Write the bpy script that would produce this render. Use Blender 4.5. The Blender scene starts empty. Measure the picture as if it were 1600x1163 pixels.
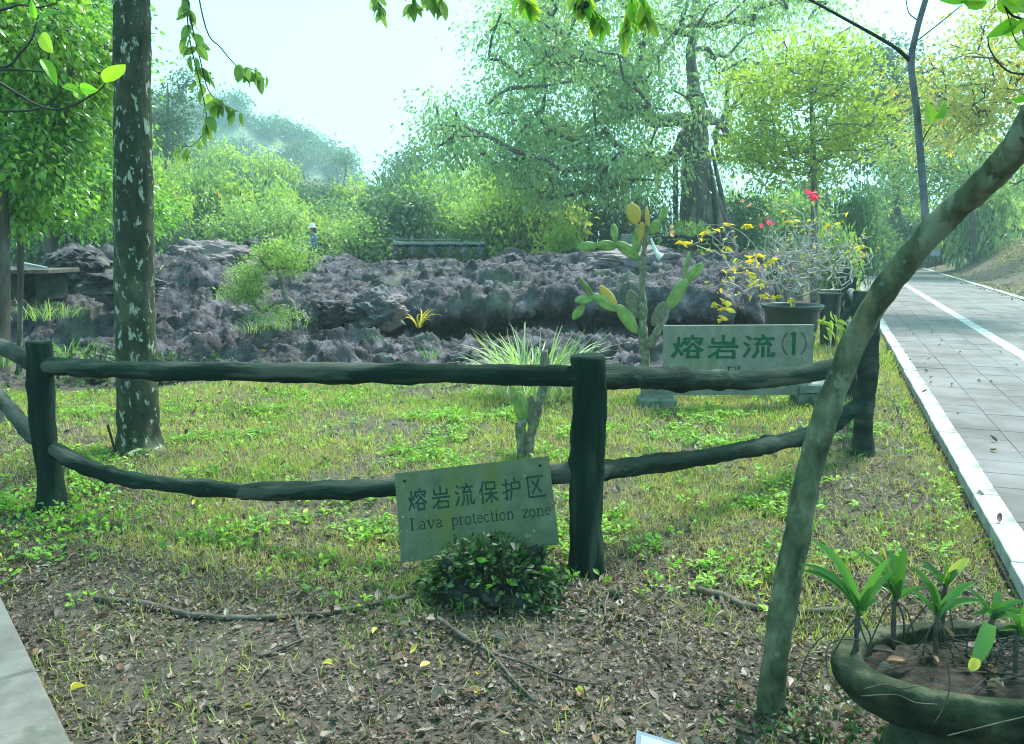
import bpy, math, random
import numpy as np
from mathutils import Vector, Matrix

# ------------------------------------------------------------------ camera, sky, sun, exposure
SC = bpy.context.scene
COL = SC.collection
CAM_H, PITCH, FPX = 1.62, math.radians(9.0), 1300.0
cam_d = bpy.data.cameras.new('camera')
cam = bpy.data.objects.new('camera', cam_d); COL.objects.link(cam)
cam.location = (0, 0, CAM_H); cam.rotation_euler = (math.pi/2 - PITCH, 0, 0)
cam_d.sensor_width = 36.0; cam_d.lens = 36.0*FPX/1600.0
cam_d.clip_start = 0.05; cam_d.clip_end = 3000
SC.camera = cam

SUN_EL, SUN_AZ = math.radians(56), math.radians(38)      # azimuth clockwise from +Y (ahead, a little right)
w = bpy.data.worlds.new('World'); SC.world = w; w.use_nodes = True
nt = w.node_tree; nt.nodes.clear()
sky = nt.nodes.new('ShaderNodeTexSky'); sky.sky_type = 'NISHITA'; sky.sun_disc = False
sky.sun_elevation = SUN_EL; sky.sun_rotation = SUN_AZ
sky.air_density = 1.0; sky.dust_density = 5.0; sky.ozone_density = 1.0
mx = nt.nodes.new('ShaderNodeMixRGB'); mx.blend_type = 'MIX'; mx.inputs[0].default_value = 0.6
mx.inputs[2].default_value = (8.2, 8.8, 8.6, 1)          # thin overcast, pale cyan white
bg = nt.nodes.new('ShaderNodeBackground'); bg.inputs[1].default_value = 0.11
wo = nt.nodes.new('ShaderNodeOutputWorld')
nt.links.new(sky.outputs[0], mx.inputs[1]); tint = nt.nodes.new('ShaderNodeMixRGB'); tint.blend_type = 'MULTIPLY'; tint.inputs[0].default_value = 1; tint.inputs[2].default_value = (.49, 1.0, 1.04, 1)
nt.links.new(mx.outputs[0], tint.inputs[1]); nt.links.new(tint.outputs[0], bg.inputs[0]); nt.links.new(bg.outputs[0], wo.inputs[0])
sd = bpy.data.lights.new('sun', 'SUN'); sd.energy = 4.0; sd.angle = math.radians(16); sd.color = (1.0, 0.98, 0.90)
sun = bpy.data.objects.new('sun', sd); COL.objects.link(sun)
sdir = Vector((math.sin(SUN_AZ)*math.cos(SUN_EL), math.cos(SUN_AZ)*math.cos(SUN_EL), math.sin(SUN_EL)))
sun.rotation_euler = sdir.to_track_quat('Z', 'Y').to_euler(); sun.location = (0, 0, 60)
vs = SC.view_settings
SC.display_settings.display_device = 'sRGB'
vs.view_transform = 'Standard'; vs.look = 'None'; vs.gamma = 1.0; vs.exposure = 1.2
SC.cycles.filter_width = 1.1; SC.cycles.max_bounces = 8; SC.cycles.diffuse_bounces = 3; SC.cycles.glossy_bounces = 2
SC.cycles.transmission_bounces = 4; SC.cycles.volume_bounces = 1; SC.cycles.transparent_max_bounces = 6

# ------------------------------------------------------------------ helpers
RNG = np.random.default_rng(7)
def ray(px, py):
    u = (px-800)/FPX; v = (581.5-py)/FPX
    return np.array((u, math.cos(PITCH)+v*math.sin(PITCH), -math.sin(PITCH)+v*math.cos(PITCH)))
def U(px, py, d):                      # the place seen at a photo point, at d metres ahead
    r = ray(px, py); return np.array((0, 0, CAM_H)) + r*(d/r[1])
def G(px, py, z=0.0):
    r = ray(px, py); return np.array((0, 0, CAM_H)) + r*((z-CAM_H)/r[2])
def M(px, d, z=0.5):                   # metres per photo point at distance d
    return (d*math.cos(PITCH)-(z-CAM_H)*math.sin(PITCH))/FPX
def ss(a, b, x):
    t = np.clip((np.asarray(x, float)-a)/(b-a), 0, 1); return t*t*(3-2*t)
_pt = np.random.default_rng(3).permutation(256); _pt = np.concatenate([_pt, _pt, _pt])
_gr = np.random.default_rng(4).normal(size=(256, 3)); _gr /= np.linalg.norm(_gr, axis=1)[:, None]
def pn(P, seed=0):
    P = np.asarray(P, float) + seed*17.31
    I = np.floor(P).astype(int); F = P-I; I &= 255
    W = F*F*F*(F*(F*6-15)+10); out = 0
    for dx in (0, 1):
        a = _pt[I[..., 0]+dx]; wx = W[..., 0] if dx else 1-W[..., 0]
        for dy in (0, 1):
            b = _pt[a+((I[..., 1]+dy) & 255)]; wy = W[..., 1] if dy else 1-W[..., 1]
            for dz in (0, 1):
                h = _pt[b+((I[..., 2]+dz) & 255)] & 255; wz = W[..., 2] if dz else 1-W[..., 2]
                g = _gr[h]
                out = out + wx*wy*wz*(g[..., 0]*(F[..., 0]-dx)+g[..., 1]*(F[..., 1]-dy)+g[..., 2]*(F[..., 2]-dz))
    return out*1.5
def fbm(P, o=4, seed=0, ridged=False, lac=2.1, gain=.5):
    P = np.asarray(P, float); s = 0; a = 1
    for k in range(o):
        n = pn(P, seed+k*3); s = s + a*((1-2*np.abs(n)) if ridged else n); P = P*lac; a *= gain
    return s
def pn2(x, y, s=1., seed=0, o=2):
    x = np.asarray(x, float); return fbm(np.stack([x*s, np.asarray(y, float)*s, np.full(x.shape, .37)], -1), o, seed)

ORG = {}
def flist(F): return F if isinstance(F, list) and isinstance(F[0], np.ndarray) else [np.asarray(F)]
def link(o, parent=None):
    COL.objects.link(o)
    if parent is not None: o.parent = parent
    return o
def tag(o, label=None, cat=None, group=None, kind=None):
    if label: o['label'] = label
    if cat: o['category'] = cat
    if group: o['group'] = group
    if kind: o['kind'] = kind
    return o
def thing(name, label, cat, loc, group=None):
    o = bpy.data.objects.new(name, None); o.empty_display_size = .1
    o.location = [float(c) for c in loc]; link(o)
    ORG[o.name] = np.array(o.location); return tag(o, label, cat, group)
def mesh(name, V, F, mats, rnd=None, mi=None, smooth=False):
    V = np.asarray(V, np.float32); Fs = flist(F)
    Fs = [np.asarray(f, np.int32) for f in Fs if len(f)]
    me = bpy.data.meshes.new(name); me.vertices.add(len(V)); me.vertices.foreach_set('co', V.ravel())
    nl = sum(f.size for f in Fs); npol = sum(len(f) for f in Fs)
    me.loops.add(nl); me.polygons.add(npol)
    me.loops.foreach_set('vertex_index', np.concatenate([f.ravel() for f in Fs]))
    tot = np.concatenate([np.full(len(f), f.shape[1], np.int32) for f in Fs])
    me.polygons.foreach_set('loop_start', np.concatenate([[0], np.cumsum(tot)[:-1]]).astype(np.int32))
    me.polygons.foreach_set('use_smooth', np.full(npol, bool(smooth)))
    if not isinstance(mats, (list, tuple)): mats = [mats]
    for m in mats: me.materials.append(m)
    if mi is not None: me.polygons.foreach_set('material_index', np.asarray(mi, np.int32))
    me.update(calc_edges=True)
    if rnd is not None:
        at = me.attributes.new('rnd', 'FLOAT', 'FACE'); at.data.foreach_set('value', np.asarray(rnd, np.float32))
    me.validate()
    return me
def ob(name, V, F, mats, parent=None, rnd=None, mi=None, smooth=False, **tg):
    V = np.asarray(V, float)
    if parent is not None: V = V - ORG[parent.name]
    o = bpy.data.objects.new(name, mesh(name, V, F, mats, rnd, mi, smooth)); link(o, parent)
    ORG[o.name] = ORG[parent.name] if parent is not None else np.zeros(3)
    return tag(o, **tg)
def inst(name, me, parent, mat4, **tg):       # shared mesh, world matrix
    o = bpy.data.objects.new(name, me); link(o, parent)
    m = Matrix(mat4)
    if parent is not None: m = Matrix.Translation(-Vector(ORG[parent.name])) @ m
    o.matrix_basis = m; return tag(o, **tg)
class Acc:
    def __init__(s): s.V = []; s.F = {3: [], 4: []}; s.n = 0; s.R = {3: [], 4: []}; s.I = {3: [], 4: []}
    def add(s, V, F, rnd=0.5, mi=0):
        V = np.asarray(V, float)
        for f in flist(F):
            f = np.asarray(f, int)
            if not len(f): continue
            k = f.shape[1]; s.F[k].append(f+s.n)
            s.R[k].append(np.broadcast_to(np.asarray(rnd, float), (len(f),)).copy()); s.I[k].append(np.full(len(f), mi))
        s.V.append(V); s.n += len(V)
    def get(s):
        V = np.concatenate(s.V); F = []; R = []; I = []
        for k in (3, 4):
            if s.F[k]: F.append(np.concatenate(s.F[k])); R.append(np.concatenate(s.R[k])); I.append(np.concatenate(s.I[k]))
        return V, F, np.concatenate(R), np.concatenate(I)
    def ob(s, name, mats, parent=None, smooth=False, **tg):
        V, F, R, I = s.get(); return ob(name, V, F, mats, parent, R, I, smooth, **tg)
    def mesh(s, name, mats, smooth=False):
        V, F, R, I = s.get(); return mesh(name, V, F, mats, R, I, smooth)
def nrm(v): v = np.asarray(v, float); return v/(np.linalg.norm(v, axis=-1, keepdims=True)+1e-9)
def smoothpath(P, n):
    P = np.asarray(P, float)
    if len(P) < 3:
        t = np.linspace(0, 1, n)[:, None]; return P[0]*(1-t)+P[-1]*t
    Q = np.vstack([2*P[0]-P[1], P, 2*P[-1]-P[-2]]); out = []
    for t in np.linspace(0, len(P)-1-1e-6, n):
        i = int(t); f = t-i; a, b, c, d = Q[i:i+4]
        out.append(.5*(2*b+(c-a)*f+(2*a-5*b+4*c-d)*f*f+(3*b-a-3*c+d)*f**3))
    return np.array(out)
def tube(P, R, sides=8, bump=0., seed=0, cap=True, bscale=6.):
    P = np.asarray(P, float); n = len(P); R = np.broadcast_to(np.asarray(R, float), (n,))
    T = nrm(np.gradient(P, axis=0)); ref = np.array((0., 0, 1.)) if abs(T[0][2]) < .8 else np.array((0., 1., 0))
    A = np.zeros((n, 3)); a = nrm(np.cross(T[0], ref))
    for i in range(n):
        a = nrm(a - T[i]*np.dot(a, T[i])); A[i] = a
    B = np.cross(T, A); th = np.linspace(0, 2*math.pi, sides, endpoint=False)
    D = A[:, None]*np.cos(th)[None, :, None]+B[:, None]*np.sin(th)[None, :, None]
    V = P[:, None]+D*R[:, None, None]
    if bump:
        V = V + D*(fbm(V*bscale, 3, seed)*bump)[..., None]
    V = V.reshape(-1, 3); i = np.arange(n-1)[:, None]*sides; j = np.arange(sides)[None]; k = (j+1) % sides
    F = np.stack([i+j, i+k, i+sides+k, i+sides+j], -1).reshape(-1, 4); Fs = [F]
    if cap:
        c0 = len(V); V = np.vstack([V, P[:1], P[-1:]]); jj = np.arange(sides); kk = (jj+1) % sides
        Fs.append(np.vstack([np.stack([kk, jj, np.full(sides, c0)], -1), np.stack([(n-1)*sides+jj, (n-1)*sides+kk, np.full(sides, c0+1)], -1)]))
    return V, Fs
def box(c, h, R=None):
    s = np.array([(x, y, z) for x in (-1, 1) for y in (-1, 1) for z in (-1, 1)], float)*np.asarray(h, float)
    if R is not None: s = s @ np.asarray(R).T
    return s+np.asarray(c, float), np.array([(0, 1, 3, 2), (4, 6, 7, 5), (0, 4, 5, 1), (2, 3, 7, 6), (0, 2, 6, 4), (1, 5, 7, 3)])
def bevbox(h, b):                       # block with chamfered top edges, origin at centre
    x, y, z = h
    V = [(-x, -y, -z), (x, -y, -z), (x, y, -z), (-x, y, -z), (-x, -y, z-b), (x, -y, z-b), (x, y, z-b), (-x, y, z-b),
         (-x+b, -y+b, z), (x-b, -y+b, z), (x-b, y-b, z), (-x+b, y-b, z)]
    F = [(0, 3, 2, 1), (0, 1, 5, 4), (1, 2, 6, 5), (2, 3, 7, 6), (3, 0, 4, 7), (4, 5, 9, 8), (5, 6, 10, 9), (6, 7, 11, 10), (7, 4, 8, 11), (8, 9, 10, 11)]
    return np.array(V, float), np.array(F)
def frames(Y, up=None, rng=RNG, spin=1.0):          # rotation matrices whose column 1 is Y
    Y = nrm(Y); n = len(Y)
    if up is None: up = np.tile((0., 0., 1.), (n, 1))
    up = up + rng.normal(size=(n, 3))*spin
    X = nrm(np.cross(Y, up)); Z = np.cross(X, Y)
    return np.stack([X, Y, Z], -1)
def scatter(tV, tF, pos, Rm, sc):
    n = len(pos); tV = np.asarray(tV, float); sc = np.asarray(sc, float)
    if sc.ndim == 1: sc = sc[:, None].repeat(3, 1)
    V = np.einsum('nij,nkj->nki', Rm, tV[None]*sc[:, None])+pos[:, None]
    Fs = []
    for f in (tF if isinstance(tF, list) else [tF]):
        f = np.asarray(f); Fs.append((f[None]+(np.arange(n)*len(tV))[:, None, None]).reshape(-1, f.shape[1]))
    return V.reshape(-1, 3), Fs
LEAF2 = (np.array([(0, 0, 0), (-.24, .45, .07), (0, 1, -.08), (.24, .45, .07)], float), np.array([(0, 3, 2), (0, 2, 1)]))
LEAF6 = (np.array([(0, 0, 0), (-.2, .25, .05), (-.25, .55, .05), (0, 1, -.16), (.25, .55, .05), (.2, .25, .05), (0, .5, -.02)], float),
         np.array([(0, 6, 1), (1, 6, 2), (2, 6, 3), (3, 6, 4), (4, 6, 5), (5, 6, 0)]))
def oval_leaf(wd=.5, curl=.12, n=7, fold=.08, tip=1.0):
    V = []; t = np.linspace(0, 1, n)
    for a in t:
        hw = wd*.5*(math.sin(math.pi*min(1, a**.8))**.75 if 0 < a < 1 else 0.015)
        z = -curl*a*a*2
        V += [(-hw, a, z+fold*hw*2), (0, a, z), (hw, a, z+fold*hw*2)]
    F = []
    for i in range(n-1):
        b = 3*i; F += [(b, b+1, b+4, b+3), (b+1, b+2, b+5, b+4)]
    return np.array(V), np.array(F)
def add_leaves(acc, pos, dirs, size, mi=0, tmpl=LEAF2, rng=RNG, var=.3, spin=.6, rnd=None, up=None):
    n = len(pos); sc = size*(1+var*rng.uniform(-1, 1, n))
    V, F = scatter(tmpl[0], tmpl[1], pos, frames(dirs, up, rng, spin), sc)
    r = rng.uniform(0, 1, n) if rnd is None else rnd
    acc.add(V, F, np.repeat(r, len(tmpl[1])), mi)

# ------------------------------------------------------------------ materials
def newmat(name):
    m = bpy.data.materials.new(name); m.use_nodes = True; t = m.node_tree
    b = t.nodes['Principled BSDF']; return m, t, b
def ramp(t, src, cols, pos=None):
    r = t.nodes.new('ShaderNodeValToRGB'); e = r.color_ramp.elements
    pos = pos or list(np.linspace(0, 1, len(cols)))
    while len(e) < len(cols): e.new(.5)
    for k, (p, c) in enumerate(zip(pos, cols)): e[k].position = p; e[k].color = (*c, 1)
    if src is not None: t.links.new(src, r.inputs[0])
    return r
def noise(t, scale, detail=5, rough=.55, vec=None, dist=0.):
    n = t.nodes.new('ShaderNodeTexNoise'); n.inputs['Scale'].default_value = scale; n.inputs['Detail'].default_value = detail
    n.inputs['Roughness'].default_value = rough; n.inputs['Distortion'].default_value = dist
    if vec is not None: t.links.new(vec, n.inputs['Vector'])
    return n
def coord(t, kind='Object', scale=None):
    o = t.nodes.new('ShaderNodeNewGeometry').outputs['Position'] if kind == 'World' else t.nodes.new('ShaderNodeTexCoord').outputs[kind]
    if scale:
        m = t.nodes.new('ShaderNodeMapping'); m.inputs['Scale'].default_value = scale; t.links.new(o, m.inputs[0]); o = m.outputs[0]
    return o
def mixc(t, fac, a, b, mode='MIX'):
    m = t.nodes.new('ShaderNodeMixRGB'); m.blend_type = mode
    for s, v in ((0, fac), (1, a), (2, b)):
        if hasattr(v, 'is_linked') or hasattr(v, 'links'): t.links.new(v, m.inputs[s])
        elif s == 0: m.inputs[0].default_value = v
        else: m.inputs[s].default_value = (*v, 1)
    return m.outputs[0]
def bump(t, b, h, strength=.4, dist=.01):
    n = t.nodes.new('ShaderNodeBump'); n.inputs['Strength'].default_value = strength; n.inputs['Distance'].default_value = dist
    t.links.new(h, n.inputs['Height']); t.links.new(n.outputs[0], b.inputs['Normal']); return n
def rockmat(name, cols, scale=3, rough=.9, bs=.5, bd=.02, bscale=30, spots=None, spot_scale=40, spot_t=.66, vec=None, patch=None, patch_scale=1.2, patch_t=.55, spec=.3):
    m, t, b = newmat(name); v = coord(t, 'Object', vec)
    n = noise(t, scale, 8, .6, v); c = ramp(t, n.outputs[0], cols, list(np.linspace(.35, .66, len(cols)))).outputs[0]
    if patch is not None:
        pnz = noise(t, patch_scale, 4, .6, v); pr = ramp(t, pnz.outputs[0], [(0, 0, 0), (1, 1, 1)], [patch_t, patch_t+.1]); c = mixc(t, pr.outputs[0], c, patch)
    if spots is not None:
        s = noise(t, spot_scale, 7, .62, v, .3); sr = ramp(t, s.outputs[0], [(0, 0, 0), (1, 1, 1)], [spot_t, spot_t+.04]); c = mixc(t, sr.outputs[0], c, spots)
    t.links.new(c, b.inputs['Base Color']); b.inputs['Roughness'].default_value = rough; b.inputs['Specular IOR Level'].default_value = spec
    h = noise(t, bscale, 6, .65, v); bump(t, b, h.outputs[0], bs, bd); return m
def leafmat(name, cols, trans=.35, rough=.45, spec=.35, pos=None, gain=1.5):
    m, t, b = newmat(name)
    a = t.nodes.new('ShaderNodeAttribute'); a.attribute_name = 'rnd'
    r = ramp(t, a.outputs['Fac'], cols, pos)
    oi = t.nodes.new('ShaderNodeObjectInfo')
    hs = t.nodes.new('ShaderNodeHueSaturation')
    mr = t.nodes.new('ShaderNodeMapRange'); mr.inputs[3].default_value = .85; mr.inputs[4].default_value = 1.15
    t.links.new(oi.outputs['Random'], mr.inputs[0]); t.links.new(mr.outputs[0], hs.inputs['Value']); t.links.new(r.outputs[0], hs.inputs['Color'])
    t.links.new(hs.outputs[0], b.inputs['Base Color']); b.inputs['Roughness'].default_value = rough; b.inputs['Specular IOR Level'].default_value = spec
    tr = t.nodes.new('ShaderNodeBsdfTranslucent'); g = mixc(t, 1.0, hs.outputs[0], (gain, gain*1.05, gain*.55), 'MULTIPLY'); t.links.new(g, tr.inputs[0])
    mxs = t.nodes.new('ShaderNodeMixShader'); mxs.inputs[0].default_value = trans
    out = t.nodes['Material Output']; t.links.new(b.outputs[0], mxs.inputs[1]); t.links.new(tr.outputs[0], mxs.inputs[2]); t.links.new(mxs.outputs[0], out.inputs[0])
    return m
MT = {}
MT['lava'] = rockmat('lava', [(.022, .020, .025), (.072, .062, .079), (.168, .145, .178)], 4.2, .9, 1., .05, 20, spots=(.42, .44, .46), spot_scale=26, spot_t=.67, patch=(.11, .12, .095), patch_scale=.8, patch_t=.56)
MT['boulder'] = rockmat('boulder', [(.12, .095, .11), (.20, .155, .165), (.28, .22, .21)], 2.5, .85, .5, .03, 14, spots=(.35, .38, .38), spot_scale=16, spot_t=.68, patch=(.09, .085, .11), patch_t=.52)
MT['darkrock'] = rockmat('darkrock', [(.010, .012, .012), (.026, .03, .03), (.065, .07, .07)], 6, .9, .9, .03, 30, spots=(.3, .32, .32), spot_scale=14, spot_t=.69, patch=(.02, .045, .02), patch_scale=5, patch_t=.5)
MT['greystone'] = rockmat('greystone', [(.10, .12, .11), (.17, .19, .175), (.24, .26, .24)], 8, .9, .6, .01, 40, patch=(.06, .09, .05), patch_scale=4, patch_t=.55)
MT['bowl'] = rockmat('bowl_stone', [(.016, .024, .016), (.045, .056, .034), (.10, .105, .07)], 9, .85, .9, .012, 50, spots=(.34, .40, .36), spot_scale=16, spot_t=.71, patch=(.02, .036, .018), patch_scale=5, patch_t=.52, spec=.12)
MT['log'] = rockmat('log', [(.004, .013, .010), (.010, .026, .020), (.036, .055, .042)], 9, .85, .8, .012, 30, vec=(1, 1, .16), patch=(.07, .078, .068), patch_scale=4.5, patch_t=.60, spots=(.3, .33, .3), spot_scale=28, spot_t=.72, spec=.08)
MT['logmid'] = rockmat('logmid', [(.012, .022, .019), (.03, .042, .036), (.07, .08, .07)], 10, .85, 1., .02, 30, vec=(.16, 1, 1), spec=.1)
MT['lograil'] = rockmat('lograil', [(.004, .013, .010), (.010, .026, .020), (.036, .055, .042)], 12, .85, 1., .02, 34, vec=(.14, 1, 1), patch=(.075, .085, .072), patch_scale=6, patch_t=.54, spots=(.3, .33, .3), spot_scale=30, spot_t=.70, spec=.1)  # pale patches: scuffs, plus top highlights put into the colour
MT['logsunlit'] = rockmat('logsunlit', [(.045, .055, .05), (.10, .095, .098), (.2, .165, .18)], 6, .85, .8, .012, 30, vec=(1, 1, .45), patch=(.04, .065, .055), patch_scale=4, patch_t=.52)  # paler lavender log, sunlight put into its colour
MT['bark'] = rockmat('bark', [(.016, .026, .015), (.036, .046, .028), (.085, .09, .065)], 9, .9, .9, .012, 42, vec=(1, 1, .5), spots=(.34, .37, .31), spot_scale=21, spot_t=.575, patch=(.022, .05, .018), patch_scale=2.2, patch_t=.55)
MT['barklean'] = rockmat('barklean', [(.036, .048, .028), (.10, .112, .066), (.21, .205, .145)], 13, .85, .7, .006, 60, vec=(1, 1, .6), spots=(.19, .215, .16), spot_scale=8, spot_t=.58, patch=(.17, .12, .05), patch_scale=6.5, patch_t=.60)
MT['barkgrey'] = rockmat('barkgrey', [(.09, .085, .075), (.17, .16, .145), (.27, .25, .23)], 9, .9, .7, .02, 30)
MT['twigbeige'] = rockmat('twigbeige', [(.25, .235, .22), (.38, .355, .335), (.5, .47, .45)], 9, .9, .5, .01, 30)
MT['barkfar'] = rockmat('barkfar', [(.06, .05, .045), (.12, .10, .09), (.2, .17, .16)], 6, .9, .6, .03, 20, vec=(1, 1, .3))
MT['barkpale'] = rockmat('barkpale', [(.34, .32, .31), (.50, .47, .46), (.66, .62, .62)], 9, .9, .5, .01, 30)
MT['twigdark'] = rockmat('twigdark', [(.03, .035, .03), (.06, .065, .055)], 20, .8, .4, .003, 60)
MT['shoot'] = rockmat('shoot', [(.10, .10, .12), (.17, .17, .2), (.24, .23, .28)], 20, .8, .4, .003, 60)
MT['root'] = rockmat('root', [(.045, .042, .036), (.085, .078, .066), (.14, .125, .108)], 18, .9, .7, .006, 60)
MT['concrete'] = rockmat('concrete', [(.12, .112, .107), (.155, .147, .14), (.19, .18, .172)], 5, .9, .5, .004, 90, patch=(.085, .09, .075), patch_scale=2.6, patch_t=.54, spots=(.22, .22, .2), spot_scale=40, spot_t=.66)
MT['kerb'] = rockmat('kerb', [(.26, .27, .27), (.37, .385, .385), (.46, .475, .475)], 5, .85, .4, .003, 60, patch=(.2, .205, .19), patch_scale=3.1, patch_t=.55)
MT['pot'] = rockmat('pot_glaze', [(.012, .022, .024), (.022, .04, .042)], 10, .3, .1, .003, 20, spec=.6)
MT['cactusbark'] = rockmat('cactusbark', [(.09, .085, .065), (.18, .17, .13), (.29, .29, .22)], 22, .9, .8, .008, 50, patch=(.10, .13, .06), patch_scale=9, patch_t=.52)
MT['weatherwood'] = rockmat('weatherwood', [(.10, .12, .12), (.2, .22, .225), (.3, .32, .33)], 6, .9, .6, .006, 30, vec=(.3, 3, 3))
MT['plantersoil'] = rockmat('plantersoil', [(.012, .011, .009), (.03, .025, .02), (.065, .05, .038)], 30, .95, .9, .01, 90)
MT['litter'] = leafmat('litter', [(.05, .036, .03), (.12, .088, .073), (.20, .155, .13), (.29, .245, .22), (.17, .095, .06), (.075, .058, .05)], .12, .6, .3)
MT['yleaf'] = leafmat('yleaf', [(.55, .42, .05), (.62, .55, .12), (.5, .48, .1)], .25, .5)
MT['grass'] = leafmat('grass', [(.07, .16, .02), (.19, .30, .04), (.37, .44, .09), (.46, .39, .21), (.28, .20, .13), (.12, .25, .035)], .3, .6, .2)
MT['weed'] = leafmat('weed', [(.05, .16, .02), (.14, .34, .03), (.31, .53, .06), (.09, .22, .035), (.2, .36, .06)], .35, .5, .3)
MT['darkplant'] = leafmat('darkplant', [(.012, .034, .012), (.026, .062, .02), (.045, .095, .028), (.085, .15, .042)], .25, .45, .4)
MT['banyan'] = leafmat('banyan', [(.12, .20, .11), (.2, .31, .16), (.29, .42, .2), (.42, .54, .22)], .42, .35, .6)
MT['bushgreen'] = leafmat('bushgreen', [(.09, .17, .07), (.18, .29, .10), (.29, .41, .13), (.40, .48, .16)], .35, .5, .3)
MT['bushlime'] = leafmat('bushlime', [(.14, .22, .05), (.24, .34, .06), (.36, .46, .09), (.42, .42, .12)], .4, .5, .3)
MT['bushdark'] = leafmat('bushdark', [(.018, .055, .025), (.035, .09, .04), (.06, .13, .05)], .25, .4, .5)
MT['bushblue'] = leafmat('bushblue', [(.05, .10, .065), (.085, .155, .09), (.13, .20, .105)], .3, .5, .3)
MT['lime'] = leafmat('lime', [(.16, .25, .05), (.30, .42, .05), (.46, .56, .08), (.10, .18, .05)], .4, .4, .4)
MT['autumn'] = leafmat('autumn', [(.17, .26, .10), (.28, .38, .13), (.40, .44, .14), (.55, .42, .10), (.24, .34, .12), (.5, .34, .09)], .4, .5, .3)
MT['leftgreen'] = leafmat('leftgreen', [(.035, .11, .03), (.08, .21, .035), (.17, .36, .05), (.30, .50, .07), (.06, .15, .055)], .4, .35, .5)
MT['twigleaf'] = leafmat('twigleaf', [(.11, .19, .06), (.19, .30, .08), (.28, .40, .09)], .45, .4, .4)
MT['bigleaf'] = leafmat('bigleaf', [(.08, .25, .02), (.16, .38, .03), (.32, .48, .05)], .5, .35, .4)
MT['vanda'] = leafmat('vanda', [(.035, .11, .025), (.07, .19, .035), (.12, .27, .05)], .3, .3, .5)
MT['spider'] = leafmat('spider', [(.24, .36, .14), (.40, .48, .28), (.5, .55, .40), (.16, .30, .08)], .3, .5, .3)
MT['pad'] = leafmat('pad', [(.10, .19, .05), (.2, .29, .08), (.32, .38, .14)], .08, .5, .35)
MT['padyellow'] = leafmat('padyellow', [(.42, .27, .05), (.5, .32, .06), (.38, .36, .1)], .08, .55, .3)
MT['bract'] = leafmat('bract', [(.65, .03, .12), (.8, .06, .22)], .4, .5)
MT['coral'] = leafmat('coral', [(.6, .2, .12), (.7, .32, .2)], .4, .5)
MT['yellowshrub'] = leafmat('yellowshrub', [(.42, .45, .06), (.62, .48, .04), (.68, .40, .04), (.3, .4, .06)], .4, .5)
MT['berry'] = rockmat('berry', [(.01, .01, .015), (.02, .02, .025)], 10, .35)

def soil_material():
    m, t, b = newmat('soil'); v = coord(t, 'World')
    n1 = noise(t, 1.1, 5, .6, v); n2 = noise(t, 26, 8, .7, v); n3 = noise(t, 5, 6, .6, v)
    c = ramp(t, n2.outputs[0], [(.04, .033, .028), (.095, .079, .067), (.165, .14, .12)], [.33, .5, .7]).outputs[0]
    g = ramp(t, n3.outputs[0], [(.06, .075, .03), (.12, .135, .06)], [.35, .65]).outputs[0]
    f = ramp(t, n1.outputs[0], [(0, 0, 0), (1, 1, 1)], [.55, .75]).outputs[0]
    c = mixc(t, f, c, g); t.links.new(c, b.inputs['Base Color']); b.inputs['Roughness'].default_value = .95
    b.inputs['Specular IOR Level'].default_value = .2
    bump(t, b, noise(t, 45, 8, .75, v).outputs[0], .9, .02); return m
MT['soil'] = soil_material()
def slab_material():
    m, t, b = newmat('slab'); v = coord(t, 'World'); oi = t.nodes.new('ShaderNodeObjectInfo')
    a = t.nodes.new('ShaderNodeAttribute'); a.attribute_name = 'rnd'
    c = ramp(t, noise(t, 3, 8, .6, v).outputs[0], [(.095, .09, .098), (.125, .118, .128), (.155, .146, .157)], [.3, .5, .7]).outputs[0]
    c2 = ramp(t, noise(t, .8, 4, .6, v).outputs[0], [(.5, .49, .49), (1, 1, 1)], [.36, .58]).outputs[0]
    c = mixc(t, 1.0, c, c2, 'MULTIPLY')
    s = t.nodes.new('ShaderNodeMath'); t.links.new(oi.outputs['Random'], s.inputs[0]); t.links.new(a.outputs['Fac'], s.inputs[1])
    fr = t.nodes.new('ShaderNodeMath'); fr.operation = 'FRACT'; t.links.new(s.outputs[0], fr.inputs[0])
    c = mixc(t, 1.0, c, ramp(t, fr.outputs[0], [(.86, .86, .87), (1.08, 1.06, 1.06)]).outputs[0], 'MULTIPLY')
    t.links.new(c, b.inputs['Base Color']); b.inputs['Roughness'].default_value = .8
    bump(t, b, noise(t, 70, 6, .7, v).outputs[0], .4, .003); return m
MT['slab'] = slab_material()
def signmat(name, cols, moss):
    m, t, b = newmat(name); v = coord(t, 'Object')
    c = ramp(t, noise(t, 9, 7, .6, v).outputs[0], cols, [.35, .5, .65]).outputs[0]
    st = noise(t, 5, 5, .6, coord(t, 'Object', (1.4, 1.4, .35))); c = mixc(t, ramp(t, st.outputs[0], [(0, 0, 0), (1, 1, 1)], [.48, .68]).outputs[0], c, moss)
    sp = noise(t, 60, 3, .5, v); c = mixc(t, ramp(t, sp.outputs[0], [(0, 0, 0), (1, 1, 1)], [.68, .74]).outputs[0], c, (.40, .45, .38))
    t.links.new(c, b.inputs['Base Color']); b.inputs['Roughness'].default_value = .75
    bump(t, b, noise(t, 120, 5, .7, v).outputs[0], .3, .002); return m
MT['sign1'] = signmat('sign_mossy', [(.07, .09, .054), (.10, .12, .07), (.135, .15, .098)], (.11, .125, .03))
MT['sign2'] = signmat('sign_grey', [(.16, .165, .148), (.195, .20, .18), (.235, .24, .215)], (.14, .17, .11))
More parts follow.
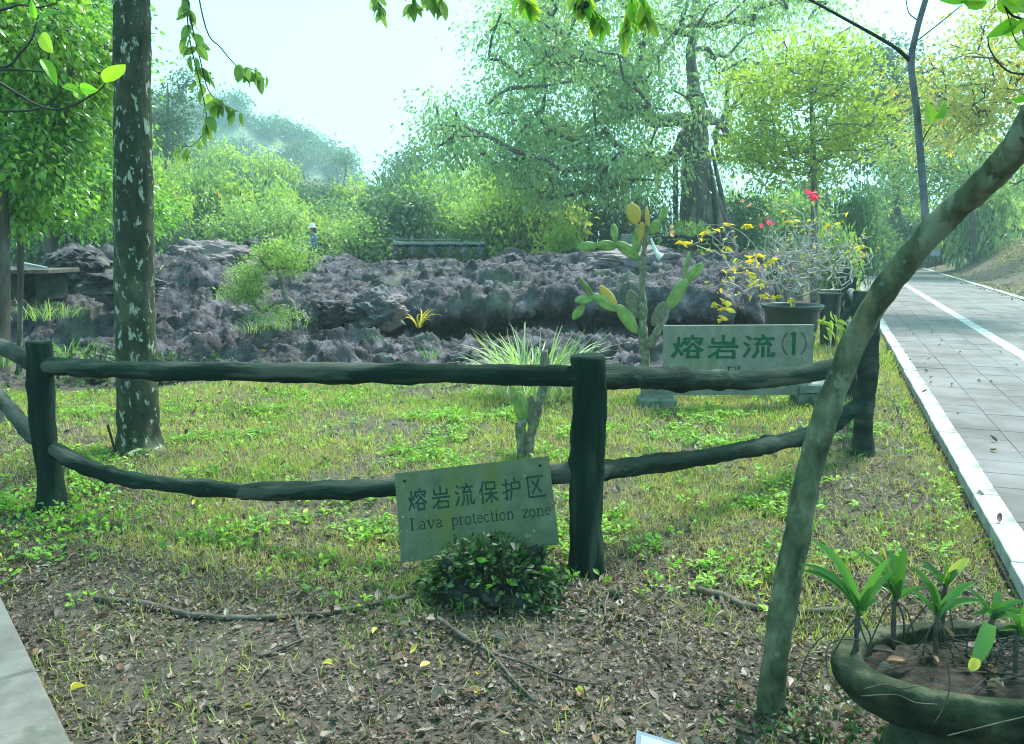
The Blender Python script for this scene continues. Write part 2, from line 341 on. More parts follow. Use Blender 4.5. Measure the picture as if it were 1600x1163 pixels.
def flat(name, c, rough=.7, spec=.3):
    m, t, b = newmat(name); n = noise(t, 40, 4, .6, coord(t)); cc = ramp(t, n.outputs[0], [tuple(x*.8 for x in c), tuple(min(1, x*1.15) for x in c)], [.3, .7])
    t.links.new(cc.outputs[0], b.inputs['Base Color']); b.inputs['Roughness'].default_value = rough; b.inputs['Specular IOR Level'].default_value = spec; return m
MT['ink1'] = flat('ink1', (.008, .045, .036)); MT['ink1b'] = flat('ink1b', (.008, .022, .018)); MT['ink2'] = flat('ink2', (.004, .10, .05)); MT['hole'] = flat('hole', (.01, .01, .01))
MT['jacket'] = flat('jacket', (.10, .16, .34), .9); MT['skin'] = flat('skin', (.36, .22, .16)); MT['hat'] = flat('hat', (.78, .74, .64), .9); MT['hair'] = flat('hair', (.09, .05, .04)); MT['trousers'] = flat('trousers', (.05, .06, .09), .9)
MT['paleblue'] = flat('paleblue', (.22, .27, .36)); MT['panelwhite'] = flat('panelwhite', (.42, .5, .48)); MT['purple'] = flat('purple', (.35, .33, .62)); MT['teal'] = flat('teal', (.10, .34, .36)); MT['iron'] = flat('iron', (.03, .022, .02)); MT['plastic'] = flat('plastic', (.62, .72, .70), .3, .5)

# ------------------------------------------------------------------ ground, hill, path
PA = math.atan(.379); PT = np.array((math.sin(PA), math.cos(PA), 0)); PN = np.array((math.cos(PA), -math.sin(PA), 0)); PO = np.array((.983, 0, 0))
def qs(x, y): return (x-.983)*PN[0]+y*PN[1], (x-.983)*PT[0]+y*PT[1]
def gz(x, y):
    x = np.asarray(x, float); y = np.asarray(y, float); q, s = qs(x, y)
    path = ss(-.22, .0, q)*(1-ss(4.2, 4.5, q))*(1-ss(52, 56, s))
    z = .05*pn2(x, y, .45, 1)+.018*pn2(x, y, 2.6, 2)
    z = z + .04*ss(5.4, 6.2, y)*(1-ss(9, 10, y))*ss(-.5, -3, x)
    z = z + .08*np.exp(-((x+.05)**2/.30+(y-3.6)**2/.12))
    z = z*(1-path)-.06*path
    z = z + 1.5*ss(4.6, 7.5, q)*ss(16, 32, y)+3.2*ss(6, 22, q)
    z = z + .8*ss(19, 30, y)*ss(-2, -4, q)
    z = z + 7.0*ss(40, 80, y)*ss(4, -24, x)
    return z
def at(px, d, py=None):                # ground point under photo column px at distance d
    z = 0.
    for _ in range(4):
        x = (px-800)*(d*math.cos(PITCH)-(z-CAM_H)*math.sin(PITCH))/FPX; z = float(gz(x, d))
    return np.array((x, d, z))
xs = np.concatenate([-np.geomspace(6, 420, 46)[::-1], np.linspace(-5.9, 5.9, 270), np.geomspace(6, 420, 46)])
ys = np.concatenate([-np.geomspace(.8, 60, 14)[::-1], np.linspace(0, 11, 250), np.geomspace(11.1, 430, 90)])
X, Y = np.meshgrid(xs, ys); Z = gz(X, Y); nx = len(xs)
near = (np.abs(X) < 6) & (Y < 11) & (Y > .5); q_, s_ = qs(X, Y)
Z = Z + near*(q_ < -.05)*.012*fbm(np.stack([X*9, Y*9, X*0], -1), 3, 8)
i = np.arange(len(ys)-1)[:, None]*nx; j = np.arange(nx-1)[None]
GF = np.stack([i+j, i+j+1, i+nx+j+1, i+nx+j], -1).reshape(-1, 4)
ob('ground', np.stack([X, Y, Z], -1).reshape(-1, 3), GF, MT['soil'], smooth=True, kind='structure')

# far hill
hx = np.linspace(-190, -20, 70); hy = np.linspace(120, 240, 40); X, Y = np.meshgrid(hx, hy)
def hillz(x, y):
    return 29*np.exp(-((np.maximum(0, np.abs(x+70)-12))/(np.where(x > -70, 30., 60.)))**2)*np.exp(-((y-175)/34.)**2)-2+1.2*pn2(x, y, .08, 5)
i = np.arange(39)[:, None]*70; j = np.arange(69)[None]
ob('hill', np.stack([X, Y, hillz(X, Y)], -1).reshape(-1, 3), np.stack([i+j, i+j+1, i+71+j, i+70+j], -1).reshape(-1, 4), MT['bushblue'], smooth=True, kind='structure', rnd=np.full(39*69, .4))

# paved path with kerbs, line of pale blocks and square slabs
path = thing('paved_path', None, None, (PO+PT*5)); tag(path, kind='structure')
def pw(q, s, z): return PO+PN*q+PT*s+np.array((0, 0, z))
Rp = np.array([PN, PT, (0, 0, 1)]).T
bed = Acc(); L0, L1 = 2.0, 54.
bed.add([pw(-.02, L0, -.03), pw(4.22, L0, -.03), pw(4.22, L1, -.03), pw(-.02, L1, -.03)], [[0, 1, 2, 3]])
bed.ob('joint_bed', MT['plantersoil'], path)
def m4(R, p, s=(1, 1, 1)):
    m = np.eye(4); m[:3, :3] = np.asarray(R)*np.asarray(s, float)[None]; m[:3, 3] = p; return m
sl_l = mesh('slab', *bevbox((.1775, .1835, .03), .003), MT['slab'], rnd=np.zeros(10))
sl_r = mesh('slab', *bevbox((.1838, .1838, .03), .003), MT['slab'], rnd=np.zeros(10))
rows = np.arange(0, 120); farslab = Acc(); cnt = 0; rg = np.random.default_rng(5)
sb = bevbox((1, 1, 1), .001)
for r in rows:
    s = 4.4+r*.37
    if s > L1-.4: break
    for c in range(10):
        q = .15+.3575*(c+.5)/1.0 if c < 4 else 1.78+.37*(c-4+.5)
        hw = .1765 if c < 4 else .1825; dz = rg.normal()*.0015; p = pw(q, s, -.004+dz)
        px = 800+FPX*p[0]/(p[1]*math.cos(PITCH)+1.6*math.sin(PITCH))
        if cnt < 300 and px < 1640:
            inst('slab', sl_l if c < 4 else sl_r, path, m4(Rp, p)); cnt += 1
        elif px < 1900:
            V, F = bevbox((hw+.001, .1835, .03), .003); farslab.add(V@Rp.T+p, F, rg.uniform())
farslab.ob('distant_slabs', MT['slab'], path, kind='stuff')
kb = mesh('kerb_stone', *bevbox((.074, .2992, .07), .005), MT['kerb']); ln = mesh('line_block', *bevbox((.099, .2992, .03), .004), MT['kerb'])
kr = mesh('kerb_stone', *bevbox((.098, .2992, .07), .005), MT['kerb'])
for k in range(84):
    s = 3.3+k*.6
    tilt = lambda: Rp@np.array(Matrix.Rotation(rg.normal()*.003, 3, 'Z'))
    inst('kerb_stone', kb, path, m4(tilt(), pw(.075+rg.normal()*.003, s, -.02+rg.normal()*.003)))
    inst('line_block', ln, path, m4(tilt(), pw(1.68, s, .0+rg.normal()*.001)))
    if s > 12: inst('kerb_stone', kr, path, m4(tilt(), pw(4.11+rg.normal()*.005, s, -.02+rg.normal()*.004)))
# concrete pavement at the lower left
pv = thing('concrete_pavement', None, None, (-2.5, 2.6, 0)); tag(pv, kind='structure')
e0, e1 = np.array((-2.284, 3.502, 0)), np.array((-1.458, 2.485, 0)); ed = nrm(e1-e0); en = np.array((ed[1], -ed[0], 0)); en = en if en[0] < 0 else -en
for k in range(-2, 4):
    c = e0+ed*(k*.9+.45)+en*.6+np.array((0, 0, .03)); V, F = bevbox((.597, .447, .06), .012)
    ob('pavement_slab', V@np.array([en, ed, (0, 0, 1)])+c, F, MT['concrete'], pv)

# ------------------------------------------------------------------ lava field
def cells(x, y, seed, sx, sy):
    px_, py_ = x*sx, y*sy; ix, iy = np.floor(px_).astype(int), np.floor(py_).astype(int); best = np.full(x.shape, 9.); b2 = best.copy(); hh = np.zeros(x.shape); tx = hh.copy(); ty = hh.copy()
    for dx in (-1, 0, 1):
        for dy in (-1, 0, 1):
            h = _pt[(_pt[(ix+dx+seed) & 255]+iy+dy) & 255]; r1_, r2_, r3_ = h/255., _pt[h+1]/255., _pt[h+2]/255.
            ax, ay = px_-(ix+dx+.1+.8*r1_), py_-(iy+dy+.1+.8*r2_); d_ = np.sqrt(ax*ax+ay*ay); c = d_ < best
            b2 = np.where(c, best, np.minimum(b2, d_)); best = np.where(c, d_, best); hh = np.where(c, r3_-.5, hh); tx = np.where(c, ax*(r1_-.5), tx); ty = np.where(c, ay*(r2_-.5), ty)
    return hh, tx+ty, b2-best
def lava_xyz(u, y):
    x = u*y; P2 = np.stack([x, y, 0*x], -1)
    w1 = pn2(x, y, .55, 11); w2 = pn2(x, y, .28, 12); w3 = pn2(x, y, 1.7, 13)
    yy = y+.5*w1+.16*w3
    q, s = qs(x, y)
    inside = ss(-1.55, -2.2, q+.35*w1)*ss(-.80, -.70, u+.02*w1)
    edge = ss(9.0, 9.7, y+.5*w1+.25*w3+.9*ss(-.35, -.5, u)-.9*ss(.08, .16, u))
    ctr = ss(-.19, -.12, u+.03*w3)
    L1 = 13.0+.55*w2; t1 = ss(L1-.16, L1+.2, yy)
    z = .10+.16*ss(9.8, 12.6, y)+.03
    z = z+t1*(.30+.42*ctr)+(1-ctr)*.28*ss(L1+.2, L1+3.2, yy)
    z = z+.22*ss(L1+.3, L1+5.0, yy)
    L2 = 18.3+1.0*w2; t2 = ss(L2-.25, L2+.3, yy+.2*w3); z = z+t2*(.17+.08*w1)
    z = z+.85*np.exp(-((x+7.2)/1.15)**2-((y-14.4)/1.2)**2)+.5*np.exp(-((x+5.6)/.8)**2-((y-14.9)/.9)**2)
    for L_, hh_ in ((10.7, .10), (11.7, .09), (15.4, .13), (16.9, .12)):
        Lw = L_+.9*pn2(x, y*.3, .45, int(L_*10))+.12*w3; z = z+hh_*(ss(Lw-.05, Lw+.05, y)-ss(Lw-.9, Lw+1.4, y))*1.25
    z = z+.12*pn2(x, y, .8, 21)-.24*ss(16.5, 19, y)*ss(-.20, -.16, u)*(1-ss(-.04, .0, u))*1.35-.08*ss(17, 20, y)
    rub = ss(0, .3, edge)
    r1 = fbm(np.stack([x*1.2, y*2.0, z*1.7], -1), 3, 31, True); r2 = fbm(np.stack([x*3.2, y*5.0, z*5.2], -1), 4, 41)
    r3 = fbm(np.stack([x*12, y*10, z*12], -1), 2, 51, True)
    z = z+rub*(-.042*r1+.018*r2-.032*r3-.13*ss(.55, .95, fbm(np.stack([x*1.1, y*1.1, 0*x], -1), 2, 81, True)))
    wx_, wy_ = x+.25*w3+.05*r2, y+.25*pn2(x, y, 1.5, 17)+.05*r2
    for sd_, sx_, sy_, am in ((3, .40, 1.0, .17), (9, 1.1, 2.6, .075), (15, 4.0, 7.0, .022)):
        h_, t_, e_ = cells(wx_, wy_, sd_, sx_, sy_); z = z+rub*am*(h_+.9*t_-.75*(1-ss(.0, .16, e_)))
    z = z-rub*.012*r3
    z = z*edge*inside-.30*(1-edge*inside)
    under = np.exp(-((t1-.22)/.17)**2)*ctr*(t1 > .005)*(t1 < .9)
    y2 = y+1.25*under*(.75+.5*w1)+.06*fbm(np.stack([x*2.5, y*2.5, z*5], -1), 2, 61)
    x2 = x+.06*fbm(np.stack([x*2.5, y*2.5, z*5], -1), 2, 71)
    y2 = y2+np.exp(-((t2-.3)/.2)**2)*.2*(t2 > .01)*(t2 < .9)
    return x2, y2, z
us = np.linspace(-.80, .40, 600); ly = np.geomspace(8.6, 28, 470); Uu, Yy = np.meshgrid(us, ly)
LX, LY, LZ = lava_xyz(Uu, Yy)
i = np.arange(469)[:, None]*600; j = np.arange(599)[None]
ob('lava_field', np.stack([LX, LY, LZ], -1).reshape(-1, 3), np.stack([i+j, i+j+1, i+601+j, i+600+j], -1).reshape(-1, 4), MT['lava'], smooth=True, kind='structure')
def lz(px, d):
    u = (px-800)/FPX*1.0; x, y, z = lava_xyz(np.array([u]), np.array([d])); return float(z[0])
def icos(n=3):
    import bmesh
    b = bmesh.new(); bmesh.ops.create_icosphere(b, subdivisions=n, radius=1)
    V = np.array([v.co[:] for v in b.verts]); F = np.array([[v.index for v in f.verts] for f in b.faces]); b.free(); return V, F
def rock(name, c, h, mat, seed, n=5, rough=.42, cut=None, parent=None, fscale=1.9, **tg):
    V, F = icos(n); D = 1+rough*fbm(V*fscale, 4, seed)-.22*rough*fbm(V*4, 4, seed+1, True)
    V = V*D[:, None]
    for k in range(5):                     # flat fracture planes
        nn = nrm(np.random.default_rng(seed*7+k).normal(size=3)); dd = V@nn-.78; V = V-np.outer(np.maximum(dd, 0)*.85, nn)
    V = V*np.asarray(h)
    return ob(name, V+np.asarray(c), F, mat, parent, smooth=False, **tg)
def rk(px, py, d, rx, ry, rz, mat, seed, label, **k):
    p = U(px, py, d); m = M(px, d)
    return rock('lava_boulder', p, (rx*m, rz, ry*m), mat, seed, label=label, cat='boulder', **k)
rk(330, 416, 17.2, 82, 40, .8, MT['boulder'], 3, 'broad smooth purple-brown lava boulder behind the bonsai-like shrub', rough=.26)
rk(588, 486, 12.6, 48, 34, .42, MT['boulder'], 9, 'rusty slanted lava block left of the dark ledge', rough=.35)
rk(420, 398, 19.5, 60, 26, .7, MT['lava'], 12, 'low dark lava hump right behind the shrub crown')
rk(1000, 412, 17.5, 85, 30, .9, MT['boulder'], 15, 'long pinkish lava slab behind the tall cactus', rough=.26)
rk(520, 490, 12.4, 38, 24, .4, MT['lava'], 18, 'squat grey lava boulder beside the rusty slanted block')
rk(125, 412, 14.0, 48, 34, .6, MT['lava'], 24, 'tall craggy lava boulder near the left stone slab')
rk(190, 446, 12.8, 60, 26, .5, MT['lava'], 27, 'dark lava boulder immediately behind the lichen-spotted trunk')
for k, (px, py, d, r, lab) in enumerate([(400, 682, 6.75, 16, 'small dark rock in the weeds right of the lichen-spotted trunk'), (520, 683, 6.7, 12, 'flat dark stone half sunk in the lawn'),
        (90, 478, 11.6, 11, 'small black rock on the lava left of the trunk'), (150, 596, 9.3, 20, 'dark rock behind the left post under the plants'), (260, 600, 9.2, 24, 'dark lava rock at the lawn edge beside the lichen-spotted trunk'),
        (330, 1108, 2.68, 12, 'black soil clod on the bare ground at lower left'), (365, 1112, 2.66, 9, 'smaller dark soil clod beside the black clod'), (960, 930, 3.62, 14, 'dark stone at the foot of the middle post')]):
    rock('small_rock', U(px, py, d), np.array((1, .8, .62))*r*M(px, d), MT['darkrock'], 50+k, 3, .3, label=lab, cat='rock')

# ------------------------------------------------------------------ fence of cement logs
fence = thing('log_fence', 'dark mossy log-style fence running along the lawn and path', 'fence', G(915, 890))
def gpt(px, py): p = G(px, py); return p
posts = [(G(0, 672)+np.array((-.06, 0, 0)), .085, 1.05, 'logsunlit'), (G(82, 800), .072, 1.02, 'log'), (G(915, 893), .083, 1.10, 'log'), (np.array((2.66, 6.15, 0)), .07, 1.07, 'logmid')]
for y in (8.3, 12.2, 15.9, 19.8, 23.8): posts.append((np.array((.33+.379*y, y, 0)), .075, 1.1, 'logmid'))
for k, (p, r, h, mt) in enumerate(posts):
    z0 = float(gz(p[0], p[1])); zz = np.concatenate([[-.12, 0, .03, .08, .16], np.linspace(.25, h-.015, 16), [h]])
    P = np.stack([p[0]+.006*np.sin(zz*7+k), p[1]+.006*np.cos(zz*5+k), z0+zz], -1)
    R = r*(1+.42*np.exp(-np.maximum(zz, 0)/.07)*(1 if k in (1, 3) else .3))*(1+.03*np.sin(zz*9+k)); R[-1] *= .93
    V, F = tube(P, R, 36, .010, 80+k, bscale=12); V[-1, 2] -= .004
    ob('post', V, F, MT[mt], fence, smooth=True)
def rail(P, r, mt, seed, n=60, taper=0.):
    Q = smoothpath(P, n); t = np.linspace(0, 1, n); R = r*(1+.05*np.sin(t*9+seed)+.05*np.sin(t*23+seed*2)+sum(.22*np.exp(-((t-kt)/.012)**2) for kt in np.random.default_rng(seed).uniform(.1, .9, 3)))*(1+taper*(t-.5))
    R[0] *= .8; R[-1] *= .8
    V, F = tube(Q, R, 22, .009, 100+seed, bscale=9); c = Vector(Q[-1]-Q[0]); Rm = c.to_track_quat('X', 'Z').to_matrix(); RA = np.array(Rm)
    o = ob('rail', (V-Q[0])@RA+ORG[fence.name], F, MT['lograil' if mt == 'log' else mt], fence, smooth=True)
    o.matrix_basis = Matrix.Translation(Vector(Q[0]-ORG[fence.name])) @ Rm.to_4x4()
d0, d1, d2, d3 = posts[0][0][1], posts[1][0][1], posts[2][0][1], posts[3][0][1]
rail([U(-60, 515, d0+.3), U(0, 541, 5.9), U(65, 572, d1+.02)], .052, 'logmid', 1, 24)
rail([U(-40, 585, d0), U(0, 622, 6.2), U(40, 668, 5.3), U(75, 700, d1)], .050, 'logmid', 2, 30)
rail([U(66, 570, d1), U(180, 578, d1-.14), U(330, 580, d1-.32), U(480, 583, d1-.5), U(700, 584, d1-.74), U(905, 588, d2)], .052, 'log', 3, 80)
rail([U(82, 700, d1-.02), U(130, 727, d1-.1), U(220, 752, d1-.2), U(390, 769, d1-.4)], .046, 'log', 4, 44, -.1)
rail([U(374, 769, d1-.38), U(480, 767, d1-.5), U(640, 761, d1-.7), U(905, 738, d2)], .051, 'log', 5, 60)
rail([U(915, 588, d2), U(1010, 590, d2+.5), U(1110, 594, d2+1.0), U(1220, 590, d2+1.6), U(1345, 568, d3)], .062, 'log', 6, 70, .15)
rail([U(915, 738, d2), U(1000, 728, d2+.42), U(1110, 713, d2+.95), U(1200, 695, d2+1.4), U(1285, 672, d2+1.9), U(1348, 626, d3-.06)], .054, 'log', 7, 70, .1)
prev = posts[3][0]
for k in range(4, len(posts)):
    p = posts[k][0]
    for h in (.86, .42):
        a = prev+np.array((0, 0, h)); b = p+np.array((0, 0, h+.02)); rail([a, (a+b)/2+np.array((.02, 0, .03)), b], .055, 'logsunlit', 10+k, 24)
    prev = p

# ------------------------------------------------------------------ lettering
def stroke(acc, P, w0, w1=None, depth=.004, sx=1., sy=1., org=(0, 0), y0=0., flare=0.):
    P = smoothpath(np.asarray(P, float), max(2, len(P))) if len(P) < 3 else np.asarray(P, float)
    w1 = w0 if w1 is None else w1
    for a, b, k in zip(P[:-1], P[1:], range(len(P)-1)):
        t0 = k/(len(P)-1); t1 = (k+1)/(len(P)-1); d = nrm(b-a); n = np.array((-d[1], d[0]))
        wa = (w0+(w1-w0)*t0)/2; wb = (w0+(w1-w0)*t1)/2
        a2 = a-d*wa*.55; b2 = b+d*wb*.55
        q = np.array([a2+n*wa, a2-n*wa, b2-n*wb, b2+n*wb])*np.array((sx, sy))+np.array(org)
        V = np.array([(x, y0+dy, y) for dy in (0, depth) for x, y in q]); e = len(acc.V)
        V[:, 1] += acc.jit*1e-5; acc.jit += 1
        acc.add(V, np.array([(0, 1, 2, 3), (7, 6, 5, 4), (0, 4, 5, 1), (1, 5, 6, 2), (2, 6, 7, 3), (3, 7, 4, 0)]))
HAN = {
 'rong': [[(8,62),(13,46)], [(35,68),(28,50)], [(21,90),(20,55),(14,28),(3,8)], [(20,40),(33,16)], [(66,98),(66,86)], [(42,84),(41,68)], [(42,84),(95,84),(91,69)], [(58,74),(45,60)], [(76,74),(91,60)], [(67,64),(56,46),(39,32)], [(67,64),(80,46),(98,33)], [(52,32),(52,2)], [(52,32),(84,32),(84,2)], [(52,6),(84,6)]],
 'yan': [[(50,98),(50,66)], [(16,86),(16,64),(84,64)], [(84,86),(84,64)], [(4,49),(96,49)], [(44,49),(30,26),(6,6)], [(32,30),(32,0)], [(32,30),(85,30),(85,0)], [(32,4),(85,4)]],
 'liu': [[(10,92),(22,81)], [(3,65),(16,54)], [(3,6),(12,22),(20,42)], [(62,98),(67,86)], [(34,82),(97,82)], [(58,82),(42,58),(84,62)], [(76,73),(89,54)], [(47,48),(46,26),(33,3)], [(64,48),(64,5)], [(82,48),(82,9),(97,9),(98,20)]],
 'bao': [[(28,97),(18,72),(4,50)], [(18,68),(18,1)], [(40,91),(40,59)], [(40,91),(87,91),(87,59)], [(40,62),(87,62)], [(33,42),(97,42)], [(64,62),(64,1)], [(62,41),(50,22),(35,9)], [(66,41),(80,22),(98,9)]],
 'hu': [[(3,73),(39,73)], [(22,97),(22,6),(11,13)], [(3,36),(40,48)], [(64,98),(71,86)], [(49,78),(93,78),(93,48)], [(49,50),(93,50)], [(49,78),(48,40),(37,3)]],
 'qu': [[(6,93),(93,93)], [(12,93),(12,5),(96,5)], [(73,82),(54,50),(28,20)], [(34,75),(78,22)]]}
def arc(cx, cy, rx, ry, a0, a1, n=9): return [(cx+rx*math.cos(math.radians(a)), cy+ry*math.sin(math.radians(a))) for a in np.linspace(a0, a1, n)]
T, H = 9., 4.2       # thick and thin strokes of the book face
LAT = {
 'L': (52, [([(13,0),(13,72)], T), ([(3,71),(25,71)], H), ([(3,2),(48,2)], H), ([(47,2),(50,18)], H)]),
 'a': (46, [([(32,4),(32,36)]+arc(20,36,12,11,0,140,6), 6), (arc(18,14,13,12,60,330,9), 6), ([(32,6),(40,2)], H)]),
 'v': (50, [([(8,47),(24,2)], T), ([(42,47),(25,2)], H), ([(0,48),(18,48)], H), ([(34,48),(50,48)], H)]),
 'p': (54, [([(12,-22),(12,46)], T), ([(2,47),(14,46)], H), ([(3,-22),(23,-22)], H), (arc(28,24,16,23,150,-150,12), 6.5)]),
 'r': (40, [([(12,2),(12,46)], T), ([(2,47),(14,46)], H), ([(3,2),(24,2)], H), (arc(26,30,13,17,160,50,6), 5)]),
 'o': (52, [(arc(25,24,18,23,0,360,17), 7)]),
 't': (34, [([(14,62),(14,10)]+arc(22,10,8,8,180,320,5), 7), ([(2,46),(28,46)], H)]),
 'e': (46, [([(6,26),(39,26)], H), (arc(23,24,17,22,5,315,14), 6.5)]),
 'c': (46, [(arc(24,24,17,22,50,315,13), 6.5)]),
 'i': (28, [([(13,2),(13,46)], T), ([(3,47),(15,46)], H), ([(3,2),(24,2)], H), ([(13,62),(13,67)], 9)]),
 'n': (56, [([(12,2),(12,46)], T), ([(2,47),(14,46)], H), ([(3,2),(22,2)], H), (arc(28,30,14,16,160,0,7)+[(42,2)], 7), ([(33,2),(52,2)], H)]),
 'z': (44, [([(5,47),(38,47)], H), ([(37,46),(5,3)], 8), ([(5,2),(39,2)], H), ([(39,2),(41,14)], H), ([(5,47),(4,36)], H)]),
 'F': (50, [([(13,0),(13,72)], T), ([(3,71),(46,71)], H), ([(45,71),(47,56)], H), ([(13,37),(34,37)], H), ([(3,2),(24,2)], H)]),
 'l': (26, [([(12,2),(12,76)], T), ([(2,76),(14,76)], H), ([(3,2),(22,2)], H)]),
 'w': (70, [([(7,47),(20,2)], 8), ([(34,47),(21,2)], H), ([(34,47),(48,2)], 8), ([(63,47),(49,2)], H), ([(0,48),(16,48)], H), ([(56,48),(70,48)], H)]),
 ' ': (40, [])}
def latin(acc, text, x0, z0, size, width, depth, y0, each=None):
    adv = sum(LAT[c][0] for c in text); sx = width/adv; sy = size/72.; x = x0
    for c in text:
        if each and c != ' ': acc = Acc(); acc.jit = 0
        for P, wd in LAT[c][1]: stroke(acc, P, wd, wd, depth, sx, sy, (x, z0), y0)
        if each and c != ' ': acc.ob('letter', each[0], each[1])
        x += LAT[c][0]*sx
def engrave(board, cutter_acc, name):
    """cut the lettering into the board; the floor of each stroke keeps the paint"""
    V, F, R, I = cutter_acc.get(); co = bpy.data.objects.new(name+'_cut', mesh(name+'_cut', V, F, board.data.materials[0])); COL.objects.link(co)
    mw = board.matrix_world.copy()
    par = board.parent; loc = board.matrix_basis.copy(); board.parent = None; board.matrix_basis = Matrix.Identity(4)
    md = board.modifiers.new('cut', 'BOOLEAN'); md.operation = 'DIFFERENCE'; md.solver = 'EXACT'; md.use_self = True; md.object = co
    dg = bpy.context.evaluated_depsgraph_get(); dg.update()
    nm = bpy.data.meshes.new_from_object(board.evaluated_get(dg)); n0 = len(board.data.polygons)
    board.modifiers.clear()
    if len(nm.polygons) > n0+20: board.data = nm
    board.parent = par; board.matrix_basis = loc
    bpy.data.objects.remove(co)
def sign_frame(c00, c10, c01):          # lower-left, lower-right, upper-left corners -> rotation with X right, Z up, Y into the board
    x = nrm(c10-c00); zz = c01-c00; z = nrm(zz-x*np.dot(zz, x)); y = np.cross(z, x); return np.array([x, y, z]).T

# leaning sign in front of the middle post
DS = 3.78
bl, br, tl, tr_ = U(627, 879, DS-.03), U(874, 851, DS-.02), U(610, 741, DS+.13), U(850, 718, DS+.14)
Rs = sign_frame(bl, br, tl); Wd = np.linalg.norm(br-bl); Ht = np.linalg.norm(tl-bl)
s1 = thing('stone_sign', 'mossy tilted stone sign reading Lava protection zone, leaning on a rock', 'sign', bl)
s1.rotation_euler = Matrix(Rs).to_euler(); ORG[s1.name] = np.zeros(3)
V, F = box((Wd/2, .016, Ht/2), (Wd/2, .016, Ht/2)); brd = ob('board', V, F, MT['sign1'], s1)
ac = Acc(); ac.jit = 0; lt = Acc(); lt.jit = 0; lt2 = Acc(); lt2.jit = 0
chh = Ht*.255; gap = Wd*.152
for k, ch in enumerate(['rong', 'yan', 'liu', 'bao', 'hu', 'qu']):
    o = (Wd*.072+k*gap, Ht*.545)
    for P in HAN[ch]:
        stroke(ac, P, 9.5, 9, .007, gap*.80/100, chh/100, o, -.003); stroke(lt, P, 9.5, 9, .0012, gap*.80/100, chh/100, o, .0030)
    lt.ob('character', MT['ink1'], s1); lt = Acc(); lt.jit = 0
for A_, d_, y_, ea in ((ac, .007, -.003, None), (lt2, .0012, .0030, (MT['ink1b'], s1))):
    latin(A_, 'Lava', Wd*.072, Ht*.335, Ht*.135, Wd*.215, d_, y_, ea)
    latin(A_, 'protection', Wd*.335, Ht*.335, Ht*.135, Wd*.405, d_, y_, ea)
    latin(A_, 'zone', Wd*.79, Ht*.335, Ht*.135, Wd*.185, d_, y_, ea)
engrave(brd, ac, 's1')

for x in (.062, .938):
    V, F = tube([(Wd*x, -.0025, Ht*.9), (Wd*x, .004, Ht*.9)], .0075, 14); ob('bolt_hole', V, F, MT['hole'], s1)

# standing sign behind the right-hand rails
D2 = 7.9
bl, br, tl = U(1036, 618, D2), U(1268, 617, D2), U(1035, 509, D2+.02)
Rs = sign_frame(bl, br, tl); Wd = np.linalg.norm(br-bl); Ht = np.linalg.norm(tl-bl)
s2 = thing('stone_sign', 'upright grey stone sign with green carved characters and a (1), behind the right-hand rail', 'sign', bl)
s2.rotation_euler = Matrix(Rs).to_euler(); ORG[s2.name] = np.zeros(3)
V, F = box((Wd/2, .03, Ht/2), (Wd/2, .03, Ht/2)); brd = ob('board', V, F, MT['sign2'], s2)
ac = Acc(); ac.jit = 0; lt = Acc(); lt.jit = 0; lt2 = Acc(); lt2.jit = 0
for k, ch in enumerate(['rong', 'yan', 'liu']):
    o = (Wd*(.055+k*.238), Ht*.53)
    for P in HAN[ch]:
        d = np.array(P[-1])-np.array(P[0]); w0, w1 = (9, 15) if (d[1] < -8 and abs(d[0]) > 10) or len(P) == 2 and abs(d[0]) > 60 else (11, 12)
        for A_, de, y_ in ((ac, .014, -.004), (lt, .002, .008)): stroke(A_, P, w0, w1, de, Wd*.205/100, Ht*.335/100, o, y_)
    lt.ob('character', MT['ink2'], s2); lt = Acc(); lt.jit = 0
q1 = Acc(); q1.jit = 0; q2 = Acc(); q2.jit = 0; q3 = Acc(); q3.jit = 0
for Aq, de, y_ in (((ac, ac, ac), .014, -.004), ((q1, q2, q3), .002, .008)):
    stroke(Aq[0], [(0, 0), (0, 62)], 11, 11, de, Wd/420, Ht*.30/62, (Wd*.868, Ht*.585), y_); stroke(Aq[0], [(0, 62), (-11, 58)], 6, 5, de, Wd/420, Ht*.30/62, (Wd*.868, Ht*.585), y_)
    stroke(Aq[1], arc(58, 0, 60, 44, 140, 220, 9), 3.4, 3.4, de, Wd/420, Ht*.30/55, (Wd*.795, Ht*.735), y_)
    stroke(Aq[2], arc(-58, 0, 60, 44, -40, 40, 9), 3.4, 3.4, de, Wd/420, Ht*.30/55, (Wd*.945, Ht*.735), y_)
for q_a in (q1, q2, q3): q_a.ob('character', MT['ink2'], s2)
for A_, de, y_, ea in ((ac, .014, -.004, None), (lt2, .002, .008, (MT['ink1'], s2))):
    latin(A_, 'Lava', Wd*.055, Ht*.19, Ht*.215, Wd*.24, de, y_, ea); latin(A_, 'Flow', Wd*.42, Ht*.19, Ht*.215, Wd*.27, de, y_, ea)
engrave(brd, ac, 's2')
